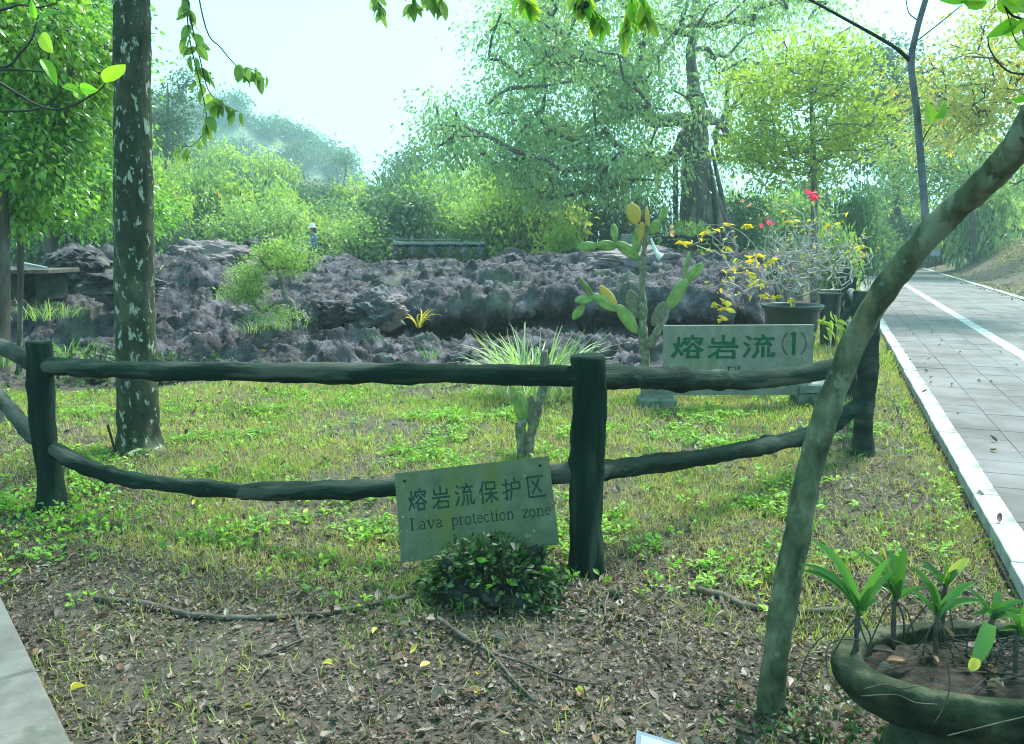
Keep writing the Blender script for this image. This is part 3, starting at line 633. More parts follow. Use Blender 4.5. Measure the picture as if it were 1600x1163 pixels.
def block(px0, px1, py0, py1, d, dd, seed):
    a, b = U(px0, py1, d), U(px1, py0, d); c = (a+b)/2+np.array((0, dd/2, 0)); h = np.array((abs(b[0]-a[0])/2, dd/2, abs(b[2]-a[2])/2))
    V, F = bevbox(h, .02); import bmesh
    bm = bmesh.new(); vs_ = [bm.verts.new(v) for v in V]; [bm.faces.new([vs_[k] for k in f]) for f in F]
    bmesh.ops.subdivide_edges(bm, edges=bm.edges[:], cuts=4, use_grid_fill=True); bm.verts.index_update()
    V = np.array([v.co[:] for v in bm.verts]); F3 = [[v.index for v in f.verts] for f in bm.faces]; bm.free()
    V = V+nrm(V)*(fbm(V*8, 3, seed)*.015)[:, None]
    return V+c, [np.array([f for f in F3 if len(f) == 4]), np.array([f for f in F3 if len(f) == 3])]
ped = []
for nm, a in (('support_block', (1002, 1058, 624, 644, 7.86, .3, 1)), ('support_block', (1006, 1052, 603, 624, 7.9, .22, 2)), ('support_block', (1248, 1305, 614, 641, 7.86, .3, 3)), ('support_block', (1250, 1308, 600, 614, 7.84, .3, 4))):
    V, F = block(*a); Ri = Rs; V = (V-np.array(s2.location))@Ri
    ob(nm, V, F, MT['greystone'], s2)
# low information panel whose corner shows at the bottom edge
c0 = U(995, 1141, 2.28); ip = thing('information_panel', 'low slanted panel with pale blue frame, only its corner in view at the bottom edge', 'sign', (c0[0]+.2, c0[1]-.1, 0))
xr = nrm(np.array((.93, -.36, -.10))); yr = nrm(np.array((-.18, -.80, -.42))); zr = nrm(np.cross(yr, xr)); zr = zr if zr[2] > 0 else -zr
def quadslab(o, a, b, la, lb, th, nm, mt):
    V = [o, o+a*la, o+a*la+b*lb, o+b*lb]; V = np.array(V+[v-zr*th for v in V]); ob(nm, V, [(0, 1, 2, 3), (7, 6, 5, 4), (0, 4, 5, 1), (1, 5, 6, 2), (2, 6, 7, 3), (3, 7, 4, 0)], mt, ip)
quadslab(c0, xr, yr, .5, .32, .02, 'frame', MT['paleblue']); quadslab(c0+xr*.014+yr*.012+zr*.002, xr, yr, .472, .296, .004, 'panel_face', MT['panelwhite'])
pb = c0+xr*.25+yr*.16; V, F = tube([(pb[0], pb[1], -.1), pb-zr*.01], .02, 10); ob('leg', V, F, MT['iron'], ip)

# ------------------------------------------------------------------ trees and shrubs: growing tools
def grow(trunk, targets, rng, k0=.45, seg=.5, lift=.18, jit=.08, bend=None):
    P = [np.array(p) for p in trunk]; par = [-1]+list(range(len(trunk)-1)); nt_ = len(trunk); first = max(1, int(nt_*k0))
    T = np.asarray(targets); top = P[-1]; order = np.argsort(np.min(np.linalg.norm(T[:, None]-np.array(P)[None, first:], axis=2), axis=1))
    ends = []
    for o in order:
        t = T[o]; A = np.array(P[first:]); d = np.linalg.norm(A-t, axis=1)+.7*np.maximum(0, A[:, 2]-t[2])
        k = first+int(np.argmin(d)); a = P[k]; L = np.linalg.norm(t-a); n = max(1, int(L/seg))
        c = (a+t)/2+np.array((0, 0, lift*L))+rng.normal(size=3)*jit*L; pr = k
        for s in np.linspace(0, 1, n+1)[1:]:
            P.append((1-s)**2*a+2*s*(1-s)*c+s*s*t); par.append(pr); pr = len(P)-1
        ends.append(pr)
    return np.array(P), np.array(par), ends
def skeleton(acc, P, par, ends, trunk_r, tip, ntr, sides=6, expo=.45, mi=0, bmp=0.):
    n = len(P); w_ = np.zeros(n); w_[ends] += 1
    for k in range(n-1, 0, -1): w_[par[k]] += w_[k]
    R = tip*np.maximum(w_, 1)**expo
    tr_ = np.interp(np.arange(ntr), np.linspace(0, ntr-1, len(trunk_r)), trunk_r)
    R[:ntr] = tr_; R[ntr:] = np.minimum(R[ntr:], .75*R[np.maximum(par[ntr:], 0)]*1.0+tip*.3)
    kids = [[] for _ in range(n)]
    for k in range(1, n): kids[par[k]].append(k)
    for k in range(ntr-1): kids[k] = [k+1]+[c for c in kids[k] if c != k+1]
    starts = [(0, None)]
    while starts:
        k, p = starts.pop(); ch = [] if p is None else [p]
        while True:
            ch.append(k)
            if not kids[k]: break
            c = kids[k]; main = c[0] if k < ntr-1 else max(c, key=lambda z: w_[z])
            for z in c:
                if z != main: starts.append((z, k))
            k = main
        if len(ch) < 2: continue
        r = R[ch].copy()
        if p is not None: r[0] = r[1]
        V, F = tube(P[ch], r, sides if p is None else max(4, sides-2), bmp if p is None else 0, cap=False); acc.add(V, F, .5, mi)
    return R
def ell(rng, c, r, n, shell=.55):
    d = nrm(rng.normal(size=(n, 3))); rad = shell+(1-shell)*rng.uniform(0, 1, n); return np.asarray(c)+d*rad[:, None]*np.asarray(r)
def E(px, py, d, rx, ry, rd): m = M(px, d, 3); return U(px, py, d), (rx*m, rd, ry*m)
def crown(acc, C, per, sig, size, rng, tmpl=LEAF2, mi=0, droop=.5, out=None, flatz=.7, spin=.7):
    C = np.asarray(C); n = len(C)*per; idx = np.repeat(np.arange(len(C)), per)
    off = rng.normal(size=(n, 3))*sig*np.array((1, 1, flatz)); pos = C[idx]+off
    dirs = nrm(off)+rng.normal(size=(n, 3))*.5+np.array((0, 0, -droop))
    cl = rng.uniform(0, 1, len(C))[idx]; rnd = np.clip(.62*cl+.38*rng.uniform(0, 1, n), 0, 1)
    add_leaves(acc, pos, dirs, size, mi, tmpl, rng, rnd=rnd, spin=spin)
def tree(name, label, cat, base, trunk, tr, ells, leaf, lsize, per, sig, bark, seed, tip=.012, group=None, droop=.5, k0=.45, seg=.5, tmpl=LEAF2, lift=.18, sides=8, ncl_extra=None, bmp=0., shell=.55):
    rng = np.random.default_rng(seed); o = thing(name, label, cat, base, group)
    C = np.vstack([ell(rng, c, r, n, shell) for (c, r), n in ells]); P, par, ends = grow(trunk, C, rng, k0, seg, lift)
    a = Acc(); skeleton(a, P, par, ends, tr, tip, len(trunk), sides, bmp=bmp); a.ob('trunk', MT[bark], o, smooth=True)
    b = Acc(); crown(b, C, per, sig, lsize, rng, tmpl, 0, droop); b.ob('crown', MT[leaf], o, kind='stuff')
    return o
def bush_mesh(name, mat, seed, nclump=46, per=60, leaf=.085, tmpl=LEAF2, flowers=None, lump=.22):
    rng = np.random.default_rng(seed); a = Acc()
    C = ell(rng, (0, 0, .5), (.82, .82, .46), nclump, .35); C[:, 2] = np.maximum(C[:, 2]+.12*rng.normal(size=nclump)*.6, .06)
    for c in C:
        V, F = tube(smoothpath([(c[0]*.01, c[1]*.01, 0), (c[0]*.6, c[1]*.6, c[2]*.55), c], 5), np.linspace(.02, .006, 5), 4, cap=False); a.add(V, F, .5, 1)
    crown(a, C, per, lump*.62, leaf, rng, tmpl, 0, .35, flatz=.62)
    if flowers: add_leaves(a, C[:8]+rng.normal(size=(8, 3))*.1+np.array((0, -.1, .1)), rng.normal(size=(8, 3)), leaf*1.1, 2, tmpl, rng)
    return a.mesh(name, [MT[mat], MT['barkfar']]+([MT[flowers]] if flowers else []))
BM = {}
for k, mt in enumerate(['bushgreen', 'bushlime', 'bushdark', 'bushblue', 'banyan']):
    BM[mt] = [bush_mesh('bush', mt, 200+k*10+v, 56, 50, .09+.03*v, flowers='coral' if (mt in ('bushlime', 'bushgreen') and v == 1) else None) for v in range(2)]
rgb = np.random.default_rng(21)
def bush(px, topy, d, wpx, mt, label, name='bush', group=None, v=None, base=None, depth=1.):
    p = at(px, d); top = U(px, topy, d)[2]; h = top-p[2]
    if h < .35: return
    w_ = wpx*M(px, d, 1); me = BM[mt][int(rgb.integers(2)) if v is None else v]
    m = Matrix.Translation(Vector(p)) @ Matrix.Rotation(rgb.uniform(0, 6.28), 4, 'Z') @ Matrix.Diagonal((w_, w_*depth, h*1.0, 1))
    o = bpy.data.objects.new(name, me); link(o); o.matrix_basis = m; tag(o, label, 'bush', group); return o
# thicket behind the lava
sil_x = [180, 240, 300, 340, 400, 450, 500, 540, 580, 610, 650, 700, 760, 1000, 1060]
sil_y = [150, 180, 215, 225, 250, 268, 270, 280, 275, 258, 252, 240, 235, 250, 300]
names = {'bushgreen': 'mid green thicket bush', 'bushlime': 'yellowish green thicket bush', 'bushblue': 'bluish green thicket bush'}
for k in range(92):
    px = 175+rgb.uniform()*700; d = rgb.uniform(31, 62); t = (d-31)/31; top = np.interp(px, sil_x, sil_y)
    ty = top+(1-t)*rgb.uniform(25, 95)+rgb.uniform(0, 14); mt = rgb.choice(['bushgreen', 'bushlime', 'bushgreen', 'bushblue', 'bushlime'])
    bush(px, min(ty, 356), d, rgb.uniform(42, 80)*34/d*1.25, mt, names[mt], group='bushes of the thicket behind the lava', ) if False else bush(px, min(ty, 356), d, rgb.uniform(42, 80)*34/d*1.25, mt, names[mt]+', '+['front', 'middle', 'back'][int((d-31)/10.4)]+' row, '+next(w_ for lim_, w_ in ((300, 'right of the spotted trunk'), (440, 'behind the bonsai-like shrub'), (540, 'near the hatted person'), (620, 'left of the boardwalk'), (760, 'behind the boardwalk'), (9999, 'below the banyan crown')) if px < lim_), group='bushes of the thicket behind the lava')
for px, ty, d, wp, mt, lab in [
    (350, 222, 60, 70, 'bushlime', 'bright lime bush on the hillside crest left of the far hill'), (420, 245, 62, 60, 'bushlime', 'bright lime bush stepping down the hillside crest'),
    (872, 349, 26, 44, 'bushlime', 'small lime green shrub on the lava crest right of the boardwalk'), (760, 300, 32, 70, 'bushgreen', 'tall mid green bush behind the boardwalk end'),
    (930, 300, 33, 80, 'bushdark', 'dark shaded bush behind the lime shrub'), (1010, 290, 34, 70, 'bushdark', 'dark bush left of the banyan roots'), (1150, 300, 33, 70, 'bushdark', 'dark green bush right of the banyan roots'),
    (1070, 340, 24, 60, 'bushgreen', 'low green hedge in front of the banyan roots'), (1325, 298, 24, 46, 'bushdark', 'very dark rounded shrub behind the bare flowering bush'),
    (1300, 345, 22, 50, 'bushgreen', 'green bush right behind the bare flowering bush'), (1350, 340, 40, 60, 'bushgreen', 'green hedge bush at the left of the path bend'), (1400, 330, 50, 60, 'bushblue', 'hazy bluish bush where the path bends'),
    (1430, 320, 52, 70, 'bushlime', 'bright green bush behind the leaning trunk at the path end'), (1480, 345, 50, 40, 'bushdark', 'dark green bush beside the path behind the leaning trunk'), (1545, 350, 48, 40, 'bushdark', 'dark green bush at the foot of the right bank'),
    (1180, 292, 44, 75, 'bushgreen', 'hazy green bush filling the gap right of the banyan roots'), (1250, 285, 47, 75, 'bushblue', 'hazy bluish bush behind the slender trunk of the lime tree'), (1310, 280, 46, 70, 'bushgreen', 'hazy green bush right of the slender lime tree trunk'), (1120, 285, 42, 70, 'bushgreen', 'hazy green bush directly behind the banyan roots'), (1215, 318, 38, 60, 'bushlime', 'pale lime bush between banyan roots and lime tree trunk'),
    (1590, 250, 50, 60, 'bushgreen', 'large pale green bush on the right bank at the edge'), (1520, 250, 42, 70, 'bushgreen', 'tall green bush on the right bank behind the leaning trunk'), (1640, 300, 46, 50, 'bushlime', 'yellow-green bush on the right bank cut by the frame'),
    (1380, 280, 60, 80, 'bushblue', 'far bluish tree-like bush beyond the path end'), (1230, 290, 36, 70, 'bushgreen', 'green bush behind the round lime tree trunk'), (700, 250, 40, 85, 'bushgreen', 'tall bush under the banyan crown at its left end'), (640, 262, 44, 70, 'bushblue', 'bluish bush left of the banyan crown'),
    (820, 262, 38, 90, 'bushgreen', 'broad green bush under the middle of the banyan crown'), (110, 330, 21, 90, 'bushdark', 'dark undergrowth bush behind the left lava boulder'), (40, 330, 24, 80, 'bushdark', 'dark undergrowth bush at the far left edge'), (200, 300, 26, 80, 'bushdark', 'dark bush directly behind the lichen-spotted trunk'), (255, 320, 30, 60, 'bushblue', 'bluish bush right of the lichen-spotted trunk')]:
    bush(px, ty, d, wp, mt, lab)
# far wooded hill
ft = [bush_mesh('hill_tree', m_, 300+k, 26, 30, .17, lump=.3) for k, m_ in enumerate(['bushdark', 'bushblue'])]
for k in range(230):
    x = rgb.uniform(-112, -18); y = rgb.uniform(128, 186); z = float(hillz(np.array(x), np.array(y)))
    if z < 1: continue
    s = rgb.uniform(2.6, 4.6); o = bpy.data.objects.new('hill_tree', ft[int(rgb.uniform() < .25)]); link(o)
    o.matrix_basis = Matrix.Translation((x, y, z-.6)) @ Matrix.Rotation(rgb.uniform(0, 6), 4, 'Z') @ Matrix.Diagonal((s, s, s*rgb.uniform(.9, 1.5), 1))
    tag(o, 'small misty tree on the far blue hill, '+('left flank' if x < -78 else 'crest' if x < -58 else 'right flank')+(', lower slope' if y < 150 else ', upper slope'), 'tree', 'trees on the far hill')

# ------------------------------------------------------------------ banyan
rng = np.random.default_rng(40); DB = 28.
b0 = at(1092, DB); bt = [b0, U(1090, 290, DB), U(1088, 235, DB), U(1090, 195, DB), U(1088, 160, DB-.3), U(1080, 100, DB), U(1085, 30, DB+.5), U(1090, -40, DB)]
by = thing('banyan_tree', 'huge spreading banyan with fused aerial roots behind the lava field', 'tree', b0)
els = [(E(760, 215, 25, 100, 55, 3.5), 36), (E(830, 60, 26, 90, 80, 3), 40), (E(880, 150, 25.5, 130, 90, 3.5), 60), (E(960, 40, 27, 170, 100, 4), 62), (E(900, 265, 25, 150, 52, 2.6), 46), (E(1090, -20, 28, 220, 90, 4.5), 60), (E(1220, 60, 29, 120, 90, 4), 40), (E(1010, 190, 26, 110, 80, 3), 34), (E(1180, 200, 31, 90, 70, 3), 22), (E(700, 185, 25, 34, 24, 1.5), 7), (E(1000, 280, 27, 80, 40, 2), 18)]
C = np.vstack([ell(rng, c, r, n) for (c, r), n in els]); tp = smoothpath(bt, 22)
P, par, ends = grow(tp, C, rng, .42, .6, .12, .10)
a = Acc(); skeleton(a, P, par, ends, [.60, .52, .42, .30, .22, .16, .11, .07], .028, len(tp), 12, bmp=.12); a.ob('trunk', MT['barkfar'], by, smooth=True)
for k in range(24):
    ang = rng.uniform(-2.6, 2.6); r0 = rng.uniform(.3, .62); r1 = r0+rng.uniform(.1, .75); hgt = rng.uniform(1.8, 4.0)
    top = b0+np.array((r0*.5*math.sin(ang), -abs(r0*math.cos(ang))*.6, hgt)); bot = b0+np.array((r1*math.sin(ang)*1.1, -abs(r1*math.cos(ang))*.9, -.1))
    V, F = tube(smoothpath([top, (top*.6+bot*.4)+rng.normal(size=3)*.05, bot], 9), np.linspace(.05, .10, 9)*rng.uniform(.6, 1.5), 7, .02, k); ob('aerial_root', V, F, MT['barkfar'], by, smooth=True)
V, F = tube(smoothpath([U(1055, 250, DB-.5), U(1056, 300, DB-.5), at(1056, DB-.5)], 9), .085, 7, .02, 5); ob('aerial_root', V, F, MT['barkfar'], by, smooth=True)
b = Acc(); crown(b, C, 104, .44, .155, rng, LEAF2, 0, .9); b.ob('crown', MT['banyan'], by, kind='stuff')

# other trees
DL = 21.
p = at(1272, DL); tree('round_tree', 'rounded lime green tree with slender grey trunk right of the banyan', 'tree', p, smoothpath([p, U(1272, 290, DL), U(1270, 230, DL), U(1268, 170, DL), U(1265, 100, DL)], 14), [.10, .085, .07, .05, .03],
     [(E(1255, 120, DL, 85, 60, 1.7), 60), (E(1180, 160, DL-.4, 50, 60, 1.3), 26), (E(1185, 235, DL-.4, 80, 42, 1.3), 34), (E(1335, 190, DL, 66, 70, 1.3), 40), (E(1270, 225, DL, 110, 60, 1.7), 40), (E(1240, 280, DL-.4, 95, 24, 1.2), 16), (E(1320, 100, DL, 50, 40, 1.2), 20)], 'lime', .14, 38, .25, 'barkgrey', 41, .010, droop=-.5, seg=.35, shell=.3)
p = at(1700, 22); tree('autumn_tree', 'sparse tree with yellow and orange leaves at the upper right', 'tree', p, smoothpath([p, U(1690, 300, 21), U(1660, 200, 20), U(1620, 110, 19.4), U(1590, 20, 19.5)], 14), [.13, .12, .09, .06, .03],
     [(E(1500, 130, 18.5, 85, 60, 1.6), 60), (E(1575, 70, 19, 80, 90, 1.8), 60), (E(1560, 190, 18.5, 80, 45, 1.5), 34), (E(1490, 200, 20, 70, 40, 1.5), 18)], 'autumn', .125, 36, .3, 'barkfar', 42, .010, droop=.6)
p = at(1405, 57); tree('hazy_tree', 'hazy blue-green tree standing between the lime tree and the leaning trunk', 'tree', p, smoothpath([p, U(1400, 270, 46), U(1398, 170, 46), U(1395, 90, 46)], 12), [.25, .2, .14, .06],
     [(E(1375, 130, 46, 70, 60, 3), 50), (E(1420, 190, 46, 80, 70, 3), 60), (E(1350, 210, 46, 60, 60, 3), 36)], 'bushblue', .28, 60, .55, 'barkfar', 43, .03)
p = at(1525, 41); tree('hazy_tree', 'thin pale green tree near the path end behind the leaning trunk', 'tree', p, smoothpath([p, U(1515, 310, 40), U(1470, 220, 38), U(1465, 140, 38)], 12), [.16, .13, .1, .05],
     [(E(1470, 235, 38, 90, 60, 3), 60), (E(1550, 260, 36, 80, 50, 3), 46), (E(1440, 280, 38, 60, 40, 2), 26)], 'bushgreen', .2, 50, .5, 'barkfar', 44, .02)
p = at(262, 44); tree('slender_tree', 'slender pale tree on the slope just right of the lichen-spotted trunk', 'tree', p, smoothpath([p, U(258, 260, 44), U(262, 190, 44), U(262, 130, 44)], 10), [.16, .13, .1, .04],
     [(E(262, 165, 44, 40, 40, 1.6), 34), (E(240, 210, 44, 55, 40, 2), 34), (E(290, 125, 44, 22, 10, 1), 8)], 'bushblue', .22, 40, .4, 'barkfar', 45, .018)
for k, (px, ty, d, w_) in enumerate([(536, 238, 90, 24), (462, 228, 120, 26), (620, 245, 58, 26), (655, 230, 52, 30)]):
    p = at(px, d); tp_ = U(px, ty, d); tree('ridge_tree', ['lone misty tree leaning on the skyline in the gap of sky', 'blurred tree on the right shoulder of the far hill', 'small tree poking above the thicket left of the banyan', 'airy tree top next to the banyan crown'][k], 'tree', p,
        smoothpath([p, (p+tp_)/2+np.array((.3, 0, 0)), tp_], 8), [.16, .1, .04], [((tp_-np.array((0, 0, .7)), (w_*M(px, d), 1.2, w_*.55*M(px, d))), 22)], 'bushblue', .26 if d < 100 else .4, 30, .45, 'barkfar', 46+k, .02)

# big-leaved trees at the left edge
p = at(-6, 9.6); LT = tree('vine_covered_tree', 'pinkish trunk wrapped in vines at the left edge with bright leafy crown', 'tree', p, smoothpath([p, U(-4, 400, 9.6), U(-5, 300, 9.6), U(-6, 180, 9.6), U(0, 60, 9.6), U(5, -60, 9.6)], 18), [.15, .13, .12, .11, .1, .07],
     [(E(60, 60, 9.4, 110, 90, 1.0), 70), (E(95, 150, 9.8, 75, 80, .9), 50), (E(40, 240, 9.2, 70, 50, .8), 30), (E(110, 40, 10.5, 70, 80, .9), 40), (E(45, 320, 10.2, 60, 45, .6), 24)], 'leftgreen', .092, 62, .15, 'barkfar', 51, .007, droop=.9, seg=.3, tmpl=LEAF6)
p = at(85, 17); tree('leafy_tree', 'darker leafy tree just left of the lichen-spotted trunk', 'tree', p, smoothpath([p, U(84, 340, 17), U(90, 250, 17), U(95, 120, 17), U(100, 0, 17)], 14), [.19, .16, .13, .1, .06],
     [(E(90, 120, 16.5, 110, 110, 1.8), 90), (E(150, 60, 17, 55, 90, 1.4), 44), (E(110, 290, 16, 90, 70, 1.5), 70), (E(165, 210, 17.5, 45, 70, 1), 34), (E(215, 330, 19, 60, 36, 1.2), 26)], 'leftgreen', .13, 62, .27, 'barkfar', 52, .010, droop=.7)
V, F = tube(smoothpath([at(30, 10.1), U(32, 400, 10.1), U(26, 300, 10), U(20, 200, 10)], 16), .035, 7, .01); ob('stem', V, F, MT['barkfar'], LT, smooth=True)

# ------------------------------------------------------------------ lichen-spotted trunk, its crown overhead and hanging twigs
p = G(219, 712); zz = None
lt_ = thing('lichen_tree', 'straight dark trunk with pale lichen spots standing behind the left rail', 'tree', p)
tpts = [np.array((p[0], p[1], -.1)), U(219, 700, 6.22), U(216, 660, 6.22), U(213, 560, 6.22), U(210, 400, 6.22), U(208, 250, 6.22), U(207, 100, 6.22), U(206, 0, 6.22), U(206, -120, 6.25), U(215, -260, 6.3), U(225, -420, 6.3)]
tp = smoothpath(tpts, 80); V, F = tube(tp, np.interp(np.linspace(0, 10, 80), [0, 1, 2, 3, 4, 7, 10], [.26, .185, .152, .142, .137, .122, .10])*(1+.015*np.sin(np.linspace(0, 30, 80))), 48, .013, 3, bscale=9)
ob('trunk', V, F, MT['bark'], lt_, smooth=True)
rng = np.random.default_rng(60); top = tp[-1]
C = ell(rng, top+np.array((.4, -.4, 1.2)), (3.0, 2.4, 1.0), 120, .4); C = C[C[:, 2] > CAM_H+.36*np.maximum(C[:, 1], 0)+.5]
P, par, ends = grow(tp[::4], C, rng, .85, .4, .1)
a = Acc(); skeleton(a, P[len(tp[::4])-1:], np.maximum(par[len(tp[::4])-1:]-len(tp[::4])+1, -1), [e-len(tp[::4])+1 for e in ends], [.09], .012, 1, 6); a.ob('limbs', MT['bark'], lt_, smooth=True)
b = Acc(); crown(b, C, 50, .24, .12, rng, LEAF6, 0, .5); b.ob('crown', MT['leftgreen'], lt_, kind='stuff')
OV = oval_leaf(.46, .10, 7, .15)
LM = {}
def lmesh(mt, k=0):
    if (mt, k) not in LM:
        V, F = oval_leaf([.46, .36, .56][k % 3], [.10, .18, .05][k % 3], 7, [.15, .3, .1][k % 3]); LM[(mt, k)] = mesh('leaf', V, F, MT[mt], rnd=np.full(len(F), [.2, .5, .85, .65][(k//3+k) % 4]))
    return LM[(mt, k)]
def leaf_at(parent, mt, a, b, rng, k=None, wide=1., name='leaf', toward=None):
    a = np.asarray(a); b = np.asarray(b); L = np.linalg.norm(b-a); Y_ = (b-a)/L; up = np.array((0, -.7, .5)) if toward is None else np.asarray(toward)
    up = up+rng.normal(size=3)*.55; X_ = nrm(np.cross(Y_, up)); Z_ = np.cross(X_, Y_)
    return inst(name, lmesh(mt, int(rng.integers(6)) if k is None else k), parent, m4(np.stack([X_, Y_, Z_], -1), a, (L*wide, L, L)))
def twig(tree_, pts, r0, r1, mat='twigdark', n=20, name='twig'):
    Q = smoothpath(pts, n); V, F = tube(Q, np.linspace(r0, r1, n), 6); o = ob(name, V, F, MT[mat], tree_, smooth=True); return o, Q
def leafy(tw, Q, mt, lens, rng, step=1, start=0, droop=.8, d_spread=.3):
    for i_ in range(start, len(Q), step):
        for s_ in range(2):
            a_ = Q[i_]; L = lens*rng.uniform(.7, 1.2); dr = nrm(np.array((rng.choice([-1, 1])*rng.uniform(.2, 1), rng.normal()*d_spread, -droop+rng.normal()*.3)))
            leaf_at(tw, mt, a_, a_+dr*L, rng)
for path_, st in ([[(262, -60, 4.6), (288, -10, 4.6), (296, 60, 4.6), (310, 120, 4.6), (320, 165, 4.6), (322, 200, 4.6), (300, 228, 4.6), (272, 226, 4.6)], 2],
                  [[(288, -40, 4.6), (300, 40, 4.6), (312, 90, 4.6), (325, 140, 4.6), (345, 160, 4.6), (372, 175, 4.6)], 3],
                  [[(300, -60, 4.7), (322, 45, 4.7), (345, 75, 4.7), (372, 105, 4.7), (392, 108, 4.7), (410, 118, 4.7)], 4]):
    Q = [U(*q) for q in path_]; tw, Qs = twig(lt_, [tp[-8]]+Q if False else Q, .0045, .0018, n=26)
    for i_ in range(3, 26):
        if path_[0][0] == 300 and i_ < 15: continue
        if rng.uniform() < .22: continue
        for s_ in range(1+int(rng.uniform() < .75)):
            L = rng.uniform(.06, .105); dr = nrm(np.array((rng.uniform(-.9, .9), rng.normal()*.3, -1+rng.normal()*.35))); st_ = Qs[i_]+rng.normal(size=3)*.012
            leaf_at(tw, 'twigleaf', st_, st_+dr*L, rng)
# twigs at the top edge, left of centre
for pxs in ((575, -50, 590, 0, 598, 14), (640, -50, 646, -2, 643, 8), (680, -60, 688, -6, 690, 4), (665, -60, 672, -8, 676, -2)):
    tw, Qs = twig(lt_, [U(pxs[0], pxs[1], 4.2), U(pxs[2], pxs[3], 4.2), U(pxs[4], pxs[5], 4.2)], .003, .0015, n=8)
    for i_ in range(2, 8):
        for s_ in range(2):
            L = rng.uniform(.055, .09); dr = nrm(np.array((rng.uniform(-.9, .9), rng.normal()*.3, -1+rng.normal()*.3))); leaf_at(tw, 'twigleaf', Qs[i_], Qs[i_]+dr*L, rng)

# ------------------------------------------------------------------ shade tree behind the viewer; its low twigs reach into the frame
p = np.array((-1.9, -2.2, 0)); sh = thing('shade_tree', 'tree behind the viewer whose leafy twigs hang in at the top and left', 'tree', p)
rng = np.random.default_rng(61); tpp = smoothpath([p, p+np.array((.05, .1, 1.5)), p+np.array((.1, .3, 3.0)), p+np.array((.3, .7, 4.4))], 14)
C = np.vstack([ell(rng, (-1.0, -.2, 5.4), (3.6, 3.6, 1.0), 120, .3), ell(rng, (2.6, 1.4, 5.3), (2.2, 2.6, .8), 60, .3)]); C = C[C[:, 2] > CAM_H+.36*np.maximum(C[:, 1], 0)+.9]
P, par, ends = grow(tpp, C, rng, .7, .4, .1); a = Acc(); skeleton(a, P, par, ends, [.17, .15, .13, .1], .012, len(tpp), 12); a.ob('trunk', MT['bark'], sh, smooth=True)
b = Acc(); crown(b, C, 42, .26, .12, rng, LEAF6, 0, .5); b.ob('crown', MT['leftgreen'], sh, kind='stuff')
d_ = 2.1
for pts in ([(-120, 60, d_-.2), (0, 130, d_), (60, 165, d_), (100, 170, d_), (150, 145, d_), (165, 130, d_)], [(-110, 80, d_), (0, 105, d_), (30, 85, d_), (50, 60, d_), (55, 40, d_)], [(-100, 170, d_+.1), (0, 174, d_+.1), (50, 172, d_+.1), (80, 160, d_+.1), (98, 138, d_+.1)], [(-90, 30, d_+.2), (0, 16, d_+.2), (30, 8, d_+.2), (60, 12, d_+.2), (90, 4, d_+.2)], [(0, 108, d_), (40, 110, d_), (82, 113, d_)]):
    twig(sh, [U(*q) for q in pts], .0042, .0016, n=22)
sub = [o for o in sh.children if o.name.startswith('twig')][0]
for a_, b_, k in (((58, 35), (84, 12), 0), ((64, 52), (80, 82), 2), ((64, 92), (90, 122), 4), ((98, 135), (124, 138), 1), ((124, 136), (148, 142), 3), ((163, 130), (194, 97), 5), ((55, 30), (48, 2), 1)):
    leaf_at(sub, 'bigleaf', U(*a_, d_), U(*b_, d_-.02), rng, k, 1.15)
for pts in (((55, 40), (60, 46), (64, 53)), ((55, 40), (57, 37), (58, 34)), ((52, 50), (60, 70), (64, 93)), ((165, 130), (164, 130), (163, 130)), ((98, 138), (112, 138), (125, 137))):
    twig(sh, [U(x, y, d_) for x, y in pts], .0016, .0012, n=8)
twig_c = [((880, -60), (905, -10), (925, 15), (945, 30)), ((960, -60), (985, -10), (985, 20), (975, 48)), ((800, -60), (810, -20), (818, -6), (828, 4)), ((990, -60), (1000, -20), (1008, 8), (1012, 26)), ((905, -60), (902, -20), (912, -5), (918, 2))]
for pts in twig_c:
    tw, Qs = twig(sh, [U(x, y, 2.9) for x, y in pts], .003, .0014, n=12)
    for i_ in range(4, 12):
        for s_ in range(1 if i_ < 7 else 2):
            L = rng.uniform(.05, .085); dr = nrm(np.array((rng.uniform(-.7, .7), rng.normal()*.3, -1+rng.normal()*.25))); leaf_at(tw, 'lime' if rng.uniform() < .5 else 'bigleaf', Qs[i_], Qs[i_]+dr*L, rng)
bb = Acc()
for k in range(14):
    V, F = icos(1); bb.add(V*.0055+U(910+rng.normal()*6, 8+rng.normal()*8, 2.88), F)
bb.ob('berry_cluster', MT['berry'], sh)

# ------------------------------------------------------------------ leaning tree at the right
p = G(1206, 1118); le = thing('leaning_tree', 'slim mottled trunk leaning to the right across the path view', 'tree', p)
prof = [(1203, 1128, 0., 45), (1210, 1040, 0., 43), (1225, 940, .02, 42), (1246, 830, .04, 41), (1266, 730, .05, 40), (1290, 650, .05, 39), (1320, 570, .03, 38), (1352, 500, .0, 38), (1392, 440, -.05, 39), (1440, 380, -.12, 39), (1490, 328, -.2, 40), (1540, 285, -.3, 42), (1590, 225, -.4, 44), (1640, 150, -.5, 46), (1720, 40, -.6, 58), (1820, -120, -.7, 52)]
d_l = p[1]; tpt = smoothpath([U(a_, b_, d_l+c_) for a_, b_, c_, w_ in prof], 120); rr = np.interp(np.linspace(0, 1, 120), np.linspace(0, 1, len(prof)), [w_*M(a_, d_l+c_, 1)/2 for a_, b_, c_, w_ in prof])
rr = rr*(1+.03*np.sin(np.linspace(0, 60, 120))+.035*np.exp(-((np.linspace(0, 1, 120)-.52)/.012)**2)+.04*np.exp(-((np.linspace(0, 1, 120)-.64)/.01)**2))
